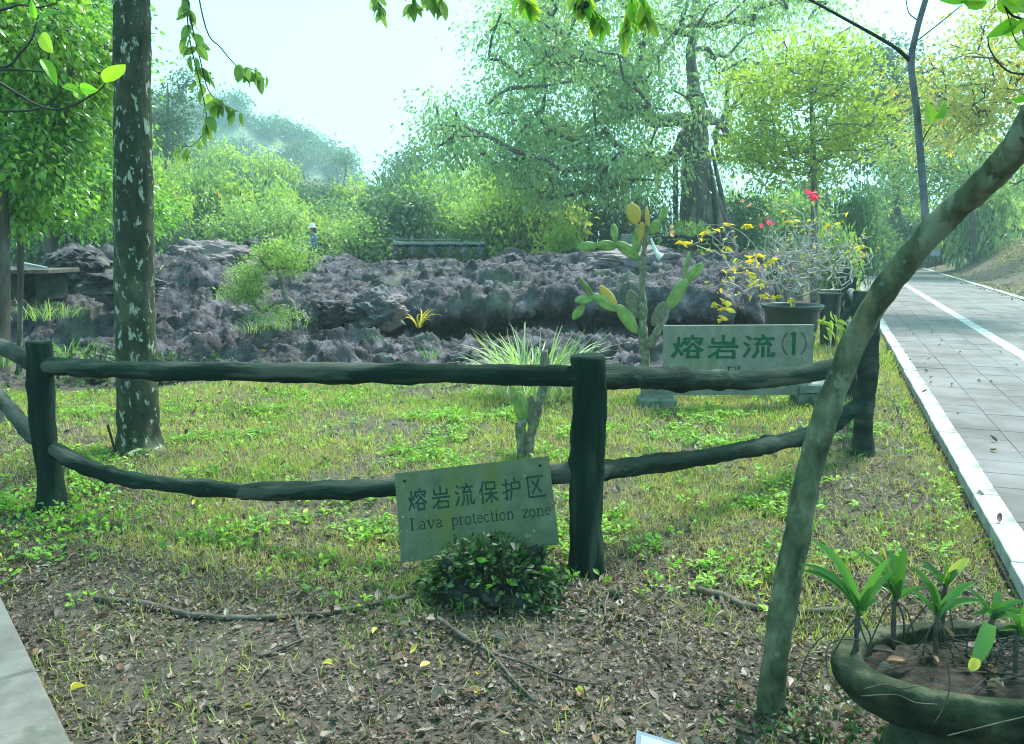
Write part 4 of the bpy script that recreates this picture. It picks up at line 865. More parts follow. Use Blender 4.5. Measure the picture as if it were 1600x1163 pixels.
V, F = tube(tpt, rr, 36, .006, 9, bscale=16); ob('trunk', V, F, MT['barklean'], le, smooth=True)
rng = np.random.default_rng(62)
for k in range(26):                          # round lichen discs on the bark
    t = rng.uniform(.03, .62); i_ = int(t*119); c = tpt[i_]; tg_ = nrm(tpt[i_+1]-tpt[i_-1]); vd = nrm(np.array((0, 0, CAM_H))-c); s_ = nrm(np.cross(tg_, vd)); fr = np.cross(s_, tg_); an = rng.uniform(-1.2, 1.2)
    nn = fr*math.cos(an)+s_*math.sin(an); nn = nn if np.dot(nn, vd) > 0 else -nn; cc = c+nn*(rr[i_]+.0012); e1 = nrm(np.cross(nn, tg_)); th = np.linspace(0, 6.283, 14, endpoint=False); r_ = rng.uniform(.003, .009)*(1+.2*rng.normal(size=14))
    V = np.vstack([cc+e1*(np.cos(th)*r_)[:, None]+tg_*(np.sin(th)*r_)[:, None]-nn*(.5*(np.cos(th)*r_)**2/rr[i_])[:, None], [cc+nn*.0008]]); ob('lichen_disc', V, [(j_, (j_+1) % 14, 14) for j_ in range(14)], MT['greystone'], le, smooth=True)
o_, _ = twig(le, [U(1447, 352, d_l-.12), U(1440, 260, d_l-.1), U(1432, 170, d_l-.1), U(1424, 100, d_l-.1), U(1432, 50, d_l-.1), U(1452, -20, d_l-.1), U(1470, -90, d_l-.1)], .0125, .0075, 'shoot', 40, 'shoot')
twig(le, [U(1424, 97, d_l-.1), U(1395, 72, d_l-.1), U(1330, 35, d_l-.1), U(1250, -8, d_l-.1), U(1180, -40, d_l-.1)], .006, .003, 'twigdark', 20)
twig(le, [U(1433, 64, d_l-.1), U(1470, 35, d_l-.1), U(1503, 8, d_l-.1)], .0022, .0016, n=12); twig(le, [U(1434, 32, d_l-.1), U(1420, 20, d_l-.1), U(1415, -5, d_l-.1)], .0018, .0012, n=10)
twig(le, [U(1441, 222, d_l-.1), U(1448, 208, d_l-.12), U(1456, 196, d_l-.14)], .0025, .0016, n=8)
leaf_at(o_, 'bigleaf', U(1455, 196, d_l-.14), U(1450, 158, d_l-.16), rng, 2, 1.25, toward=(0, -1, .3)); leaf_at(o_, 'bigleaf', U(1460, 186, d_l-.14), U(1490, 154, d_l-.12), rng, 1, 1.0, toward=(.2, -1, .3))
dr_ = 1.9
t2, _ = twig(le, [U(1680, 20, dr_), U(1600, 30, dr_), U(1570, 10, dr_), U(1558, -40, dr_)], .003, .002, n=12); twig(le, [U(1680, 110, dr_), U(1600, 116, dr_), U(1570, 108, dr_), U(1548, 80, dr_), U(1543, 58, dr_)], .0028, .0012, n=16); twig(le, [U(1570, 10, dr_), U(1578, 34, dr_), U(1586, 62, dr_), U(1602, 80, dr_)], .0016, .001, n=8)
twig(le, [U(1600, 116, dr_), U(1592, 126, dr_), U(1584, 131, dr_)], .0014, .001, n=6)
for a_, b_, k in (((1500, 4), (1540, -4), 0), ((1505, 5), (1545, 2), 2), ((1560, -6), (1590, 20), 2), ((1548, -10), (1618, 14), 5), ((1610, 28), (1568, 56), 2), ((1590, 32), (1549, 56), 1), ((1588, 66), (1615, 76), 2), ((1612, 150), (1582, 160), 0), ((1520, -8), (1466, -2), 4), ((1600, 0), (1650, 30), 2)):
    leaf_at(t2, 'bigleaf', U(*a_, dr_), U(*b_, dr_), rng, k, 1.25)
C = ell(rng, tpt[-1]+np.array((.6, .6, 1.6)), (1.8, 1.8, .8), 60, .3); C = C[(C[:, 2] > CAM_H+.4*np.maximum(C[:, 1], 0)+.6)]
P, par, ends = grow(tpt[::10], C, rng, .9, .3, .1); n0 = len(tpt[::10])-1; a = Acc(); skeleton(a, P[n0:], np.maximum(par[n0:]-n0, -1), [e-n0 for e in ends], [.04], .008, 1, 6); a.ob('limbs', MT['barklean'], le)
b = Acc(); crown(b, C, 40, .22, .12, rng, LEAF6, 0, .5); b.ob('crown', MT['leftgreen'], le, kind='stuff')

# ------------------------------------------------------------------ prickly pears
def pad_mesh(mt, seed):
    n, s = 13, 14; V = []; rg_ = np.random.default_rng(seed)
    for t in np.linspace(0, 1, n):
        hw = .5*(math.sin(math.pi*(.04+.93*t**.85))**.62)*(.55+.45*t**.6); th_ = .30*hw+.02
        for a_ in np.linspace(0, 2*math.pi, s, endpoint=False): V.append((hw*math.cos(a_), t, th_*math.sin(a_)))
    V = np.array(V); V = V+nrm(V-np.array((0, .5, 0)))*(fbm(V*3, 2, seed)*.04)[:, None]
    i_ = np.arange(n-1)[:, None]*s; j_ = np.arange(s)[None]; k_ = (j_+1) % s; F = np.stack([i_+j_, i_+k_, i_+s+k_, i_+s+j_], -1).reshape(-1, 4)
    V = np.vstack([V, [(0, -.01, 0), (0, 1.01, 0)]]); jj = np.arange(s); F2 = np.vstack([np.stack([(jj+1) % s, jj, np.full(s, n*s)], -1), np.stack([(n-1)*s+jj, (n-1)*s+(jj+1) % s, np.full(s, n*s+1)], -1)])
    return mesh('pad', V, [F, F2], MT[mt], rnd=np.concatenate([fbm(V[F[:, 0]]*2.5, 2, seed+5)*.6+.5, np.full(len(F2), .5)]).clip(0, 1), smooth=True)
PADS = {m_: [pad_mesh(m_, 70+k) for k in range(2)] for m_ in ('pad', 'padyellow')}
PADS['cactusbark'] = [pad_mesh('cactusbark', 75)]
def pad(parent, a_, b_, d, wpx, mt, rng, dd=0.):
    A_ = U(*a_, d); B_ = U(*b_, d+dd); L = np.linalg.norm(B_-A_); Y_ = (B_-A_)/L; edge = wpx < 6; wid = (13 if edge else wpx)*M(a_[0], d)
    zz_ = np.array((1., .2, .1)) if edge else np.array((rng.normal()*.3, -1, rng.normal()*.3)); X_ = nrm(np.cross(Y_, zz_)); Z_ = np.cross(X_, Y_)
    inst('pad', PADS[mt][int(rng.integers(len(PADS[mt])))], parent, m4(np.stack([X_, Y_, Z_], -1), A_, (wid*1.5, L, wid*1.0)))
rng = np.random.default_rng(80); DC = 8.55
ca = thing('prickly_pear', 'tall branching prickly pear cactus beside the grey sign', 'cactus', at(1010, DC))
V, F = tube(smoothpath([at(1012, DC)-np.array((0, 0, .05)), U(1010, 590, DC), U(1006, 540, DC), U(1004, 500, DC), U(1004, 440, DC), U(1005, 400, DC), U(1010, 372, DC), U(1013, 352, DC)], 40), np.interp(np.linspace(0, 1, 40), [0, .2, .4, .5, .7, 1], np.array([6.5, 6.5, 7.5, 6, 4, 3.5])*M(1000, DC)), 16, .02, 4, bscale=12); ob('stem', V, F, MT['cactusbark'], ca, smooth=True)
V, F = tube(smoothpath([U(1008, 545, DC), U(1024, 525, DC), U(1036, 500, DC), U(1044, 478, DC)], 16), np.linspace(7, 5, 16)*M(1000, DC), 12, .015, 6, bscale=12); ob('stem', V, F, MT['cactusbark'], ca, smooth=True)
for a_, b_, w_, mt in [((995, 351), (985, 318), 18, 'padyellow'), ((961, 379), (959, 350), 13, 'pad'), ((934, 384), (902, 387), 12, 'pad'), ((964, 385), (932, 383), 13, 'pad'), ((999, 405), (962, 378), 14, 'pad'), ((995, 397), (995, 356), 12, 'pad'), ((1005, 380), (1003, 347), 13, 'padyellow'), ((1013, 363), (1010, 323), 5, 'padyellow'), ((1016, 366), (1029, 344), 14, 'pad'), ((1029, 348), (1043, 323), 10, 'pad'),
        ((996, 521), (965, 477), 17, 'pad'), ((966, 486), (926, 461), 14, 'pad'), ((964, 479), (937, 447), 12, 'padyellow'), ((928, 466), (898, 470), 12, 'pad'), ((913, 476), (895, 499), 11, 'pad'), ((927, 462), (905, 434), 4, 'pad'), ((995, 498), (984, 453), 18, 'cactusbark'), ((1041, 486), (1073, 436), 17, 'pad'), ((1073, 440), (1098, 412), 14, 'pad'), ((1069, 436), (1077, 393), 4, 'pad'), ((1020, 510), (1039, 472), 15, 'cactusbark')]:
    pad(ca, a_, b_, DC, w_, mt, rng, rng.normal()*.02)
# pale scrap caught on it
sc_ = thing('plastic_scrap', 'pale translucent flared scrap hanging from the tall cactus', 'scrap', U(1018, 372, DC-.06))
V, F = tube([U(1017, 372, DC-.06), U(1021, 384, DC-.07), U(1025, 393, DC-.08), U(1029, 399, DC-.1), U(1033, 402, DC-.1)], np.array([.006, .012, .015, .03, .042]), 10, .006, 2, cap=False); ob('flared_tube', V, F, MT['plastic'], sc_)
DC2 = 6.05; c2 = thing('prickly_pear', 'small half-dead prickly pear just left of the middle post', 'cactus', at(824, DC2))
V, F = tube(smoothpath([at(826, DC2)-np.array((0, 0, .04)), U(828, 690, DC2), U(838, 650, DC2), U(848, 610, DC2), U(852, 575, DC2), U(850, 548, DC2)], 26), np.array([8, 7, 6.5, 6.5, 5.5, 5])[np.linspace(0, 5, 26).astype(int)]*M(830, DC2), 12, .012, 7, bscale=14); ob('stem', V, F, MT['cactusbark'], c2, smooth=True)
V, F = tube(smoothpath([at(815, DC2), U(813, 690, DC2), U(816, 655, DC2)], 12), 7*M(815, DC2), 10, .012, 8, bscale=14); ob('stem', V, F, MT['cactusbark'], c2, smooth=True)
for a_, b_, w_, mt in [((818, 662), (810, 612), 19, 'pad'), ((830, 672), (830, 618), 12, 'cactusbark'), ((852, 590), (851, 546), 12, 'cactusbark'), ((816, 705), (812, 655), 15, 'cactusbark')]: pad(c2, a_, b_, DC2, w_, mt, rng)

# ------------------------------------------------------------------ striped grass clump, strap plants
def strap_mesh(mt, wd, bendk, seed, n=7, r=.5):
    V = []; t = np.linspace(0, 1, n)
    ang = 1.35-bendk*t*1.0; y_ = np.concatenate([[0], np.cumsum(np.cos(ang[:-1]+.0)/(n-1))]); z_ = np.concatenate([[0], np.cumsum(np.sin(ang[:-1])/(n-1))])
    for k in range(n):
        h_ = wd*.5*(1-t[k]**2.2)*(.6+.4*min(1, t[k]*5))+.002; V += [(-h_, y_[k], z_[k]+h_*.35), (0, y_[k], z_[k]), (h_, y_[k], z_[k]+h_*.35)]
    F = [];
    for k in range(n-1): b_ = 3*k; F += [(b_, b_+1, b_+4, b_+3), (b_+1, b_+2, b_+5, b_+4)]
    return mesh('leaf', np.array(V), np.array(F), MT[mt], rnd=np.full(len(F), r), smooth=True)
def clump(name, label, cat, base, mt, n, L, wd, rng, spread=.12, bend=(.6, 2.4)):
    o = thing(name, label, cat, base); ms = [strap_mesh(mt, wd, b_, k, 7, r_) for k, (b_, r_) in enumerate([(bend[0], .2), (bend[0]*.6+bend[1]*.4, .5), (bend[0]*.4+bend[1]*.6, .8), (bend[1], .35), (bend[0]*1.2, .95)])]
    for k in range(n):
        an = rng.uniform(0, 6.283); l_ = L*rng.uniform(.65, 1.15); rr_ = spread*math.sqrt(rng.uniform()); q_ = base+np.array((rr_*math.cos(an)*1.3, rr_*math.sin(an), 0)); an2 = an+rng.normal()*.5
        R = np.array(Matrix.Rotation(an2-math.pi/2, 3, 'Z'))@np.array(Matrix.Rotation(rng.normal()*.25, 3, 'Y')); inst('leaf', ms[int(rng.integers(5))], o, m4(R, q_, (l_, l_, l_)))
    return o
clump('striped_grass_clump', 'bushy clump of white-striped strap leaves behind the middle rail', 'plant', at(836, 8.45), 'spider', 290, .80, .022, rng, .30, (.7, 2.5))
b_ = U(655, 512, 12.3); clump('strap_plant', 'little yellow-green strap plant on the lava', 'plant', b_, 'yellowshrub', 12, .40, .07, rng, .04, (1.2, 2.6))
b_ = U(245, 430, 14.5); clump('strap_plant', 'pale strap-leaved tuft on the lava right of the trunk', 'plant', b_, 'spider', 12, .35, .06, rng, .05)
for k, (px, py, d, n, L, lab) in enumerate([(400, 520, 11.9, 70, .24, 'low grassy tuft spreading left under the bonsai-like shrub'), (445, 515, 11.8, 60, .26, 'grassy tuft at the foot of the bonsai-like shrub'), (95, 495, 11.2, 60, .25, 'mossy grass tuft on the lava left of the trunk'), (675, 560, 10.2, 26, .2, 'small fern-like tuft in a lava hollow above the rail'), (60, 500, 10.6, 60, .3, 'grass tuft behind the left post'), (110, 560, 9.7, 60, .3, 'leafy tuft between the left post and trunk'), (20, 570, 9.0, 60, .34, 'dark grass tuft at the left edge behind the fence'), (340, 470, 12.4, 20, .2, 'sparse tuft on the lava left of the bonsai-like shrub')]):
    clump('grass_tuft', lab, 'grass', U(px, py, d), 'weed' if k % 2 else 'bushgreen', n, L, .03, rng, .25 if n > 50 else .1, (.5, 2.0))

# ------------------------------------------------------------------ bonsai-like shrub on the lava
DBn = 11.6; pb_ = U(462, 506, DBn); bo = thing('gnarled_shrub', 'gnarled bonsai-like shrub with two leafy crowns growing on the lava', 'shrub', pb_)
V, F = tube(smoothpath([pb_-np.array((0, 0, .08)), U(458, 480, DBn), U(446, 462, DBn), U(440, 440, DBn), U(432, 418, DBn)], 24), np.linspace(.05, .022, 24), 10, .02, 5, bscale=9); ob('trunk', V, F, MT['barkgrey'], bo, smooth=True)
lim = smoothpath([U(450, 470, DBn), U(430, 474, DBn), U(412, 486, DBn), U(398, 476, DBn), U(390, 462, DBn)], 18); V, F = tube(lim, np.linspace(.032, .018, 18), 8, .01, 6, bscale=9); ob('limb', V, F, MT['barkgrey'], bo, smooth=True)
C1 = ell(rng, *E(442, 402, DBn, 50, 34, .38), 70, .5); C2 = ell(rng, *E(384, 444, DBn, 42, 34, .34), 50, .5); C3 = ell(rng, *E(430, 492, DBn-.1, 50, 16, .3), 30, .4)
for C_, st in ((C1, [U(440, 440, DBn), U(432, 418, DBn)]), (C2, [U(398, 476, DBn), U(390, 462, DBn)])):
    P, par, ends = grow(st, C_, rng, .5, .12, .05); a = Acc(); skeleton(a, P, par, ends, [.03, .025], .004, 2, 5); a.ob('limb', MT['barkgrey'], bo)
for nm, C_, per in (('crown', C1, 42), ('crown', C2, 46), ('undergrowth', C3, 26)):
    b = Acc(); crown(b, C_, per, .07, .045, rng, LEAF2, 0, -.3); b.ob(nm, MT['bushgreen'], bo, kind='stuff')

# ------------------------------------------------------------------ pots and bare flowering bush
def lathe(prof, c, sides=40, sx=1., sy=1.):
    prof = np.asarray(prof, float); n = len(prof); th = np.linspace(0, 2*math.pi, sides, endpoint=False)
    V = np.stack([np.outer(prof[:, 0], np.cos(th))*sx+c[0], np.outer(prof[:, 0], np.sin(th))*sy+c[1], np.repeat(prof[:, 1][:, None], sides, 1)+c[2]], -1).reshape(-1, 3)
    i_ = np.arange(n-1)[:, None]*sides; j_ = np.arange(sides)[None]; k_ = (j_+1) % sides
    return V, np.stack([i_+j_, i_+k_, i_+sides+k_, i_+sides+j_], -1).reshape(-1, 4)
def pot(px, pyrim, d, rpx, label):
    rim = U(px, pyrim, d); r = rpx*M(px, d); H_ = rim[2]; base = np.array((rim[0], rim[1], 0.)); o = thing('plant_pot', label, 'pot', base)
    V, F = lathe([(0, 0), (r*.62, 0), (r*.64, .02), (r*.70, H_*.3), (r*.80, H_*.62), (r*.86, H_-.09), (r*.93, H_-.05), (r, H_-.02), (r, H_), (r*.93, H_), (r*.9, H_-.05), (r*.86, H_-.08)], base); ob('glazed_body', V, F, MT['pot'], o, smooth=True)
    V, F = lathe([(0, H_-.06), (r*.5, H_-.055), (r*.89, H_-.07)], base, 24); ob('soil', V, F, MT['plantersoil'], o, smooth=True); return base, r, H_
pbase, pr, pH = pot(1238, 476, 9.6, 47, 'large dark glazed pot behind the grey sign')
pot(1298, 458, 12.5, 18, 'smaller dark pot behind the large glazed pot')
rng = np.random.default_rng(90); DP = 9.6
fb = thing('bare_flowering_bush', 'nearly leafless flowering bush of pale twigs rising from the large glazed pot', 'bush', pbase+np.array((0, 0, pH-.06)))
C = np.vstack([ell(rng, *E(1262, 402, DP, 104, 64, .75), 900, .15), ell(rng, *E(1160, 430, DP-.3, 62, 52, .5), 44, .3), ell(rng, *E(1110, 380, DP-.2, 60, 40, .5), 20, .3), ell(rng, *E(1260, 330, DP, 70, 30, .5), 22, .4), ell(rng, *E(1335, 385, DP, 30, 26, .4), 16, .3)])
t0 = pbase+np.array((0, 0, pH-.06)); P, par, ends = grow(smoothpath([t0, t0+np.array((.01, 0, .12)), t0+np.array((.0, 0, .22))], 4), C, rng, .3, .10, .10, .10)
a = Acc(); skeleton(a, P, par, ends, [.03, .025, .02], .0040, 4, 4, .31); a.ob('twigs', MT['twigbeige'], fb)
b = Acc(); idx = rng.integers(0, 900, 110); add_leaves(b, C[idx]+rng.normal(size=(110, 3))*.05, rng.normal(size=(110, 3)), .045, 0, LEAF6, rng)
idx = rng.integers(900, len(C), 110); add_leaves(b, C[idx]+rng.normal(size=(110, 3))*.06, rng.normal(size=(110, 3))+np.array((0, 0, -.3)), .07, 0, LEAF6, rng); b.ob('leaves', MT['yellowshrub'], fb, kind='stuff')
for px, py in ((1170, 428), (1185, 440), (1165, 412), (1130, 468), (1118, 474), (1135, 482), (1125, 497), (1190, 462), (1238, 470), (1210, 462), (1180, 398), (1205, 405), (1130, 352), (1165, 352), (1240, 345), (1110, 362), (1065, 378), (1300, 352), (1345, 385)):
    for k in range(5):
        c = U(px+rng.normal()*3, py+rng.normal()*2, DP-.45); an = rng.uniform(0, 6.28); dr = np.array((math.cos(an), -.3, .35*math.sin(an)-.2)); leaf_at(fb, 'yellowshrub', c, c+dr*rng.uniform(.07, .11), rng)
for px, py, n_, mt in ((1273, 306, 9, 'bract'), (1196, 350, 2, 'bract'), (1165, 318, 2, 'coral'), (1050, 365, 2, 'coral')):
    for k in range(n_*2):
        c = U(px+rng.normal()*4.5, py+rng.normal()*4, DP-.1); leaf_at(fb, mt, c, c+nrm(rng.normal(size=3))*.06, rng, 2, 1.4, 'flower')
for pts in ([(1230, 470), (1272, 380), (1273, 330), (1274, 308)], [(1225, 470), (1190, 400), (1150, 358), (1090, 352), (1052, 366)], [(1225, 470), (1195, 395), (1205, 340), (1165, 318)], [(1240, 470), (1310, 400), (1350, 372)]):
    V, F = tube(smoothpath([U(x, y, DP-.05) for x, y in pts], 18), np.linspace(.008, .003, 18), 5); ob('branch', V, F, MT['twigbeige'], fb)
pl = thing('leafy_shoot_plant', 'upright shoots with narrow green leaves between the grey sign and the fence', 'plant', at(1300, 9.0))
for k in range(26):
    c = U(1300+rng.normal()*16, 515+rng.normal()*14, 9.0+rng.normal()*.1); leaf_at(pl, 'bushlime', c, c+np.array((rng.uniform(-.2, 1), -.2, -.6+rng.normal()*.2))*.13, rng, 1)
V, F = tube(smoothpath([at(1298, 9.0), U(1296, 560, 9), U(1302, 505, 9)], 10), .006, 5); ob('stem', V, F, MT['barkpale'], pl)
tw_ = thing('dry_stone_wall', 'low wall of dark stacked stones below the banyan', 'wall', at(1085, 22.5))
for k in range(34):
    px = 1040+(k % 12)*9+rng.normal()*1.5; row = k//12; V, F = icos(1); c = U(px, 386-row*8+rng.normal(), 22.5); ob('stone', (V*(1+.2*rng.normal(size=(len(V), 1))))*np.array((.10, .12, .07))+c, F, MT['darkrock'], tw_)
gb = U(988, 378, 22); V, F = block(972, 1001, 366, 388, 22, .4, 9); ob('stone_block', V, F, MT['greystone'], label='pale grey stone block on the lava crest left of the tall cactus top', cat='stone block')

# ------------------------------------------------------------------ boardwalk pieces
bw = thing('boardwalk', 'weathered plank boardwalk on stone feet along the lava crest', 'boardwalk', U(685, 390, 24))
z_ = U(685, 380, 24)[2]; xa, xb = U(612, 380, 24)[0], U(757, 380, 24)[0]; npl = 26
pk = mesh('plank', *bevbox(((xb-xa)/npl/2*.92, .75, .035), .008), MT['weatherwood'])
for k in range(npl): inst('plank', pk, bw, m4(np.eye(3), (xa+(k+.5)*(xb-xa)/npl, 24.7, z_+rng.normal()*.006)))
for y_ in (24.35, 25.2): V, F = box(((xa+xb)/2, y_, z_-.085), ((xb-xa)/2, .05, .035)); ob('beam', V, F, MT['log'], bw)  # dark log colour stands in for shade under the planks
for px in (617, 645, 672, 703, 725, 748):
    c = U(px, 388, 24.05); rock('foot_stone', c+np.array((0, .12, -.06)), (.12, .16, .2), MT['boulder'], int(px), 3, .5, parent=bw)
for px in (622, 700): V, F = tube([U(px, 384, 25.6), U(px, 370, 25.6)], .03, 6); ob('rail_post', V, F, MT['weatherwood'], bw)
V, F = tube([U(600, 374, 25.6), U(720, 375, 25.6)], .025, 6); ob('hand_rail', V, F, MT['weatherwood'], bw)
lb = thing('stone_table', 'low slab bridge with dark hollow under it at the left edge', 'slab', U(45, 450, 12.6)); z_ = U(45, 424, 12.6)[2]
V, F = bevbox((.36, .45, .03), .008); ob('top_slab', V+np.array((U(47, 424, 12.6)[0], 12.9, z_)), F, MT['root'], lb)
for px, wd in ((22, .06), (66, .08)):
    V, F = bevbox((wd, .3, .20), .01); ob('support', V+np.array((U(px, 440, 12.7)[0], 12.95, z_-.235)), F, MT['darkrock'], lb)
V, F = bevbox((.2, .05, .02), .004); ob('loose_board', V@np.array(Matrix.Rotation(.2, 3, 'Y')).T+np.array((U(34, 418, 12.6)[0], 12.9, z_+.075)), F, MT['weatherwood'], lb)
# distant boards
nb = thing('notice_board', 'small blue-green board on a post beside the far path bend', 'sign', at(1428, 40)); V, F = box(U(1428, 378, 40), (.28, .03, .2)); ob('board', V, F, MT['teal'], nb); V, F = box(U(1428, 378, 39.95), (.24, .012, .16)); ob('panel_face', V, F, MT['panelwhite'], nb); V, F = tube([at(1428, 40), U(1428, 380, 40)], .04, 6); ob('post', V, F, MT['iron'], nb)
nb = thing('notice_board', 'small pale purple panel in front of the dark bush beside the path', 'sign', at(1462, 46)); V, F = box(U(1462, 391, 46), (.25, .02, .3)); ob('board', V, F, MT['purple'], nb); V, F = tube([at(1462, 46), U(1462, 391, 46)+np.array((0, .04, 0))], .025, 6); ob('post', V, F, MT['iron'], nb)

# ------------------------------------------------------------------ person beyond the lava crest
DPn = 31.; hd = U(489, 358, DPn); pz = hd[2]-1.58; bp = np.array((hd[0], DPn, pz))
pe = thing('person', 'person in a pale brimmed hat and blue jacket seen above the lava crest, facing left', 'person', bp)
J = {'pel': (0, 0, .92), 'wst': (.01, 0, 1.08), 'chs': (.02, 0, 1.30), 'nk': (0, 0, 1.45), 'hd0': (-.02, 0, 1.52), 'hd1': (-.03, 0, 1.66), 'ls': (.02, -.17, 1.38), 'le': (.05, -.21, 1.12), 'lw': (-.12, -.18, 1.0), 'lh': (-.19, -.16, 1.01), 'rs': (.02, .17, 1.38), 're': (.05, .21, 1.12), 'rw': (-.14, .18, 1.03), 'rh': (-.21, .16, 1.05), 'lk': (-.03, -.09, .48), 'la': (.02, -.09, .08), 'lf': (-.13, -.09, .03), 'rk': (-.0, .09, .48), 'ra': (.05, .09, .08), 'rf': (-.1, .09, .03)}
RD = {'pel': .15, 'wst': .135, 'chs': .15, 'nk': .055, 'hd0': .085, 'hd1': .085, 'ls': .075, 'le': .055, 'lw': .04, 'lh': .035, 'rs': .075, 're': .055, 'rw': .04, 'rh': .035, 'lk': .075, 'la': .05, 'lf': .04, 'rk': .075, 'ra': .05, 'rf': .04}
ED = ['pel-wst', 'wst-chs', 'chs-nk', 'nk-hd0', 'hd0-hd1', 'chs-ls', 'ls-le', 'le-lw', 'lw-lh', 'chs-rs', 'rs-re', 're-rw', 'rw-rh', 'pel-lk', 'lk-la', 'la-lf', 'pel-rk', 'rk-ra', 'ra-rf']
kk = list(J); sm = bpy.data.meshes.new('body'); sm.from_pydata([J[k] for k in kk], [[kk.index(a_) for a_ in e.split('-')] for e in ED], [])
so = bpy.data.objects.new('body', sm); link(so, pe); so.modifiers.new('skin', 'SKIN'); so.modifiers.new('sub', 'SUBSURF').levels = 1
for k, n_ in enumerate(kk): sm.skin_vertices[0].data[k].radius = (RD[n_], RD[n_]); sm.skin_vertices[0].data[k].use_root = n_ == 'pel'
dg = bpy.context.evaluated_depsgraph_get(); dg.update(); nm = bpy.data.meshes.new_from_object(so.evaluated_get(dg)); so.modifiers.clear(); so.data = nm; nm.materials.clear()
for m_ in ('jacket', 'skin', 'trousers'): nm.materials.append(MT[m_])
for pl_ in nm.polygons:
    c = pl_.center; pl_.material_index = 1 if c.z > 1.44 or (c.x < -.14 and .9 < c.z < 1.15) else (2 if c.z < .9 else 0); pl_.use_smooth = True
V, F = lathe([(0, 1.79), (.05, 1.785), (.095, 1.75), (.105, 1.68), (.115, 1.665), (.185, 1.64), (.187, 1.635), (.11, 1.65), (.0, 1.65)], (-.03, 0, 0), 24); ob('hat', V+bp, F, MT['hat'], pe, smooth=True)
V, F = icos(2); V = V*np.array((.085, .09, .16))+np.array((.055, 0, 1.50)); ob('hair', V+bp, F, MT['hair'], pe, smooth=True)
V, F = icos(1); ob('nose', V*np.array((.022, .014, .02))+np.array((-.125, 0, 1.58))+bp, F, MT['skin'], pe, smooth=True)
V, F = icos(1); V, F = lathe([(0, -.03), (.03, -.03), (.035, .06), (.033, .06), (.0, .05)], (-.25, -.05, 1.08), 10); ob('held_cup', V+bp, F, MT['hat'], pe)

# ------------------------------------------------------------------ stone bowl planter and its plants
bc = np.array((1.475, 2.34, 0)); bl_ = thing('stone_bowl', 'shallow mossy oval stone bowl planter at the lower right', 'planter', bc); zr_ = .375
prof = [(.16, .19), (.30, .195), (.40, .22), (.47, .268), (.50, .315), (.508, .352), (.495, zr_-.004), (.47, zr_), (.425, zr_-.004), (.41, zr_-.018), (.405, zr_-.05), (.40, zr_-.06)]
Q = smoothpath([(a_, 0, b_) for a_, b_ in prof], 44)[:, [0, 2]]; V, F = lathe(Q, bc, 84, 1., .52); V = V+nrm(V-bc-np.array((0, 0, .3)))*(fbm(V*9, 3, 5)*.010)[:, None]; ob('bowl', V, F, MT['bowl'], bl_, smooth=True)
V, F = lathe([(0, -.05), (.23, -.05), (.24, .05), (.22, .12), (.19, .2), (.2, .25)], bc, 40, 1.45, .75); V = V+nrm(V-bc-np.array((0, 0, .1)))*(fbm(V*10, 3, 6)*.012)[:, None]; ob('foot', V, F, MT['bowl'], bl_, smooth=True)
V, F = lathe([(0, zr_-.025), (.15, zr_-.02), (.3, zr_-.03), (.42, zr_-.05)], bc, 40, 1., .52); V[:, 2] += fbm(V*22, 3, 7)*.012; ob('soil', V, F, MT['plantersoil'], bl_, smooth=True)
rng = np.random.default_rng(95)
def vstrip(a_, b_, sag, wd, mt, parent, r, n=9):
    t = np.linspace(0, 1, n); mid = (np.asarray(a_)+b_)/2+np.asarray(sag); Q = (1-t)[:, None]**2*a_+2*(t*(1-t))[:, None]*mid+(t*t)[:, None]*b_; Tn = nrm(np.gradient(Q, axis=0)); sd_ = nrm(np.cross(Tn, np.array((0, -.8, .6)))); nn = np.cross(sd_, Tn)
    h_ = wd*.5*np.clip(1.05-t**4*1.0, .1, 1)*np.clip(.75+t, 0, 1); V = np.stack([Q-sd_*h_[:, None]+nn*(h_*.5)[:, None], Q, Q+sd_*h_[:, None]+nn*(h_*.5)[:, None]], 1).reshape(-1, 3)
    F = [];
    for k in range(n-1): q_ = 3*k; F += [(q_, q_+1, q_+4, q_+3), (q_+1, q_+2, q_+5, q_+4)]
    ob('leaf', V, F, MT[mt], parent, rnd=np.full(len(F), r), smooth=True)
plants = [((1342, 952), 2.40, [((1268, 840), 17), ((1248, 877), 11), ((1252, 888), 15), ((1392, 870), 12), ((1378, 918), 13), ((1400, 893), 13)], 'strap-leaved orchid plant at the left end of the stone bowl'),
          ((1400, 930), 2.48, [((1390, 858), 17), ((1412, 852), 17), ((1362, 862), 10), ((1370, 912), 11), ((1420, 918), 10), ((1330, 856), 8)], 'strap-leaved orchid plant with a pale upright leaf, second in the bowl'),
          ((1466, 958), 2.40, [((1448, 905), 13), ((1525, 908), 14), ((1538, 938), 12), ((1420, 882), 12), ((1500, 930), 9)], 'strap-leaved orchid plant in the middle of the bowl front'),
          ((1478, 912), 2.52, [((1515, 872), 16), ((1500, 890), 11), ((1438, 884), 9), ((1478, 878), 8)], 'orchid plant with a yellow leaf at the back of the bowl'),
          ((1592, 985), 2.28, [((1640, 950), 12), ((1570, 955), 11), ((1600, 940), 12), ((1560, 985), 9)], 'low strap-leaved plant at the front right of the bowl, cut by the frame'),
          ((1552, 960), 2.38, [((1562, 922), 15), ((1600, 938), 12), ((1612, 960), 13), ((1520, 960), 9)], 'strap-leaved orchid plant at the right of the bowl')]
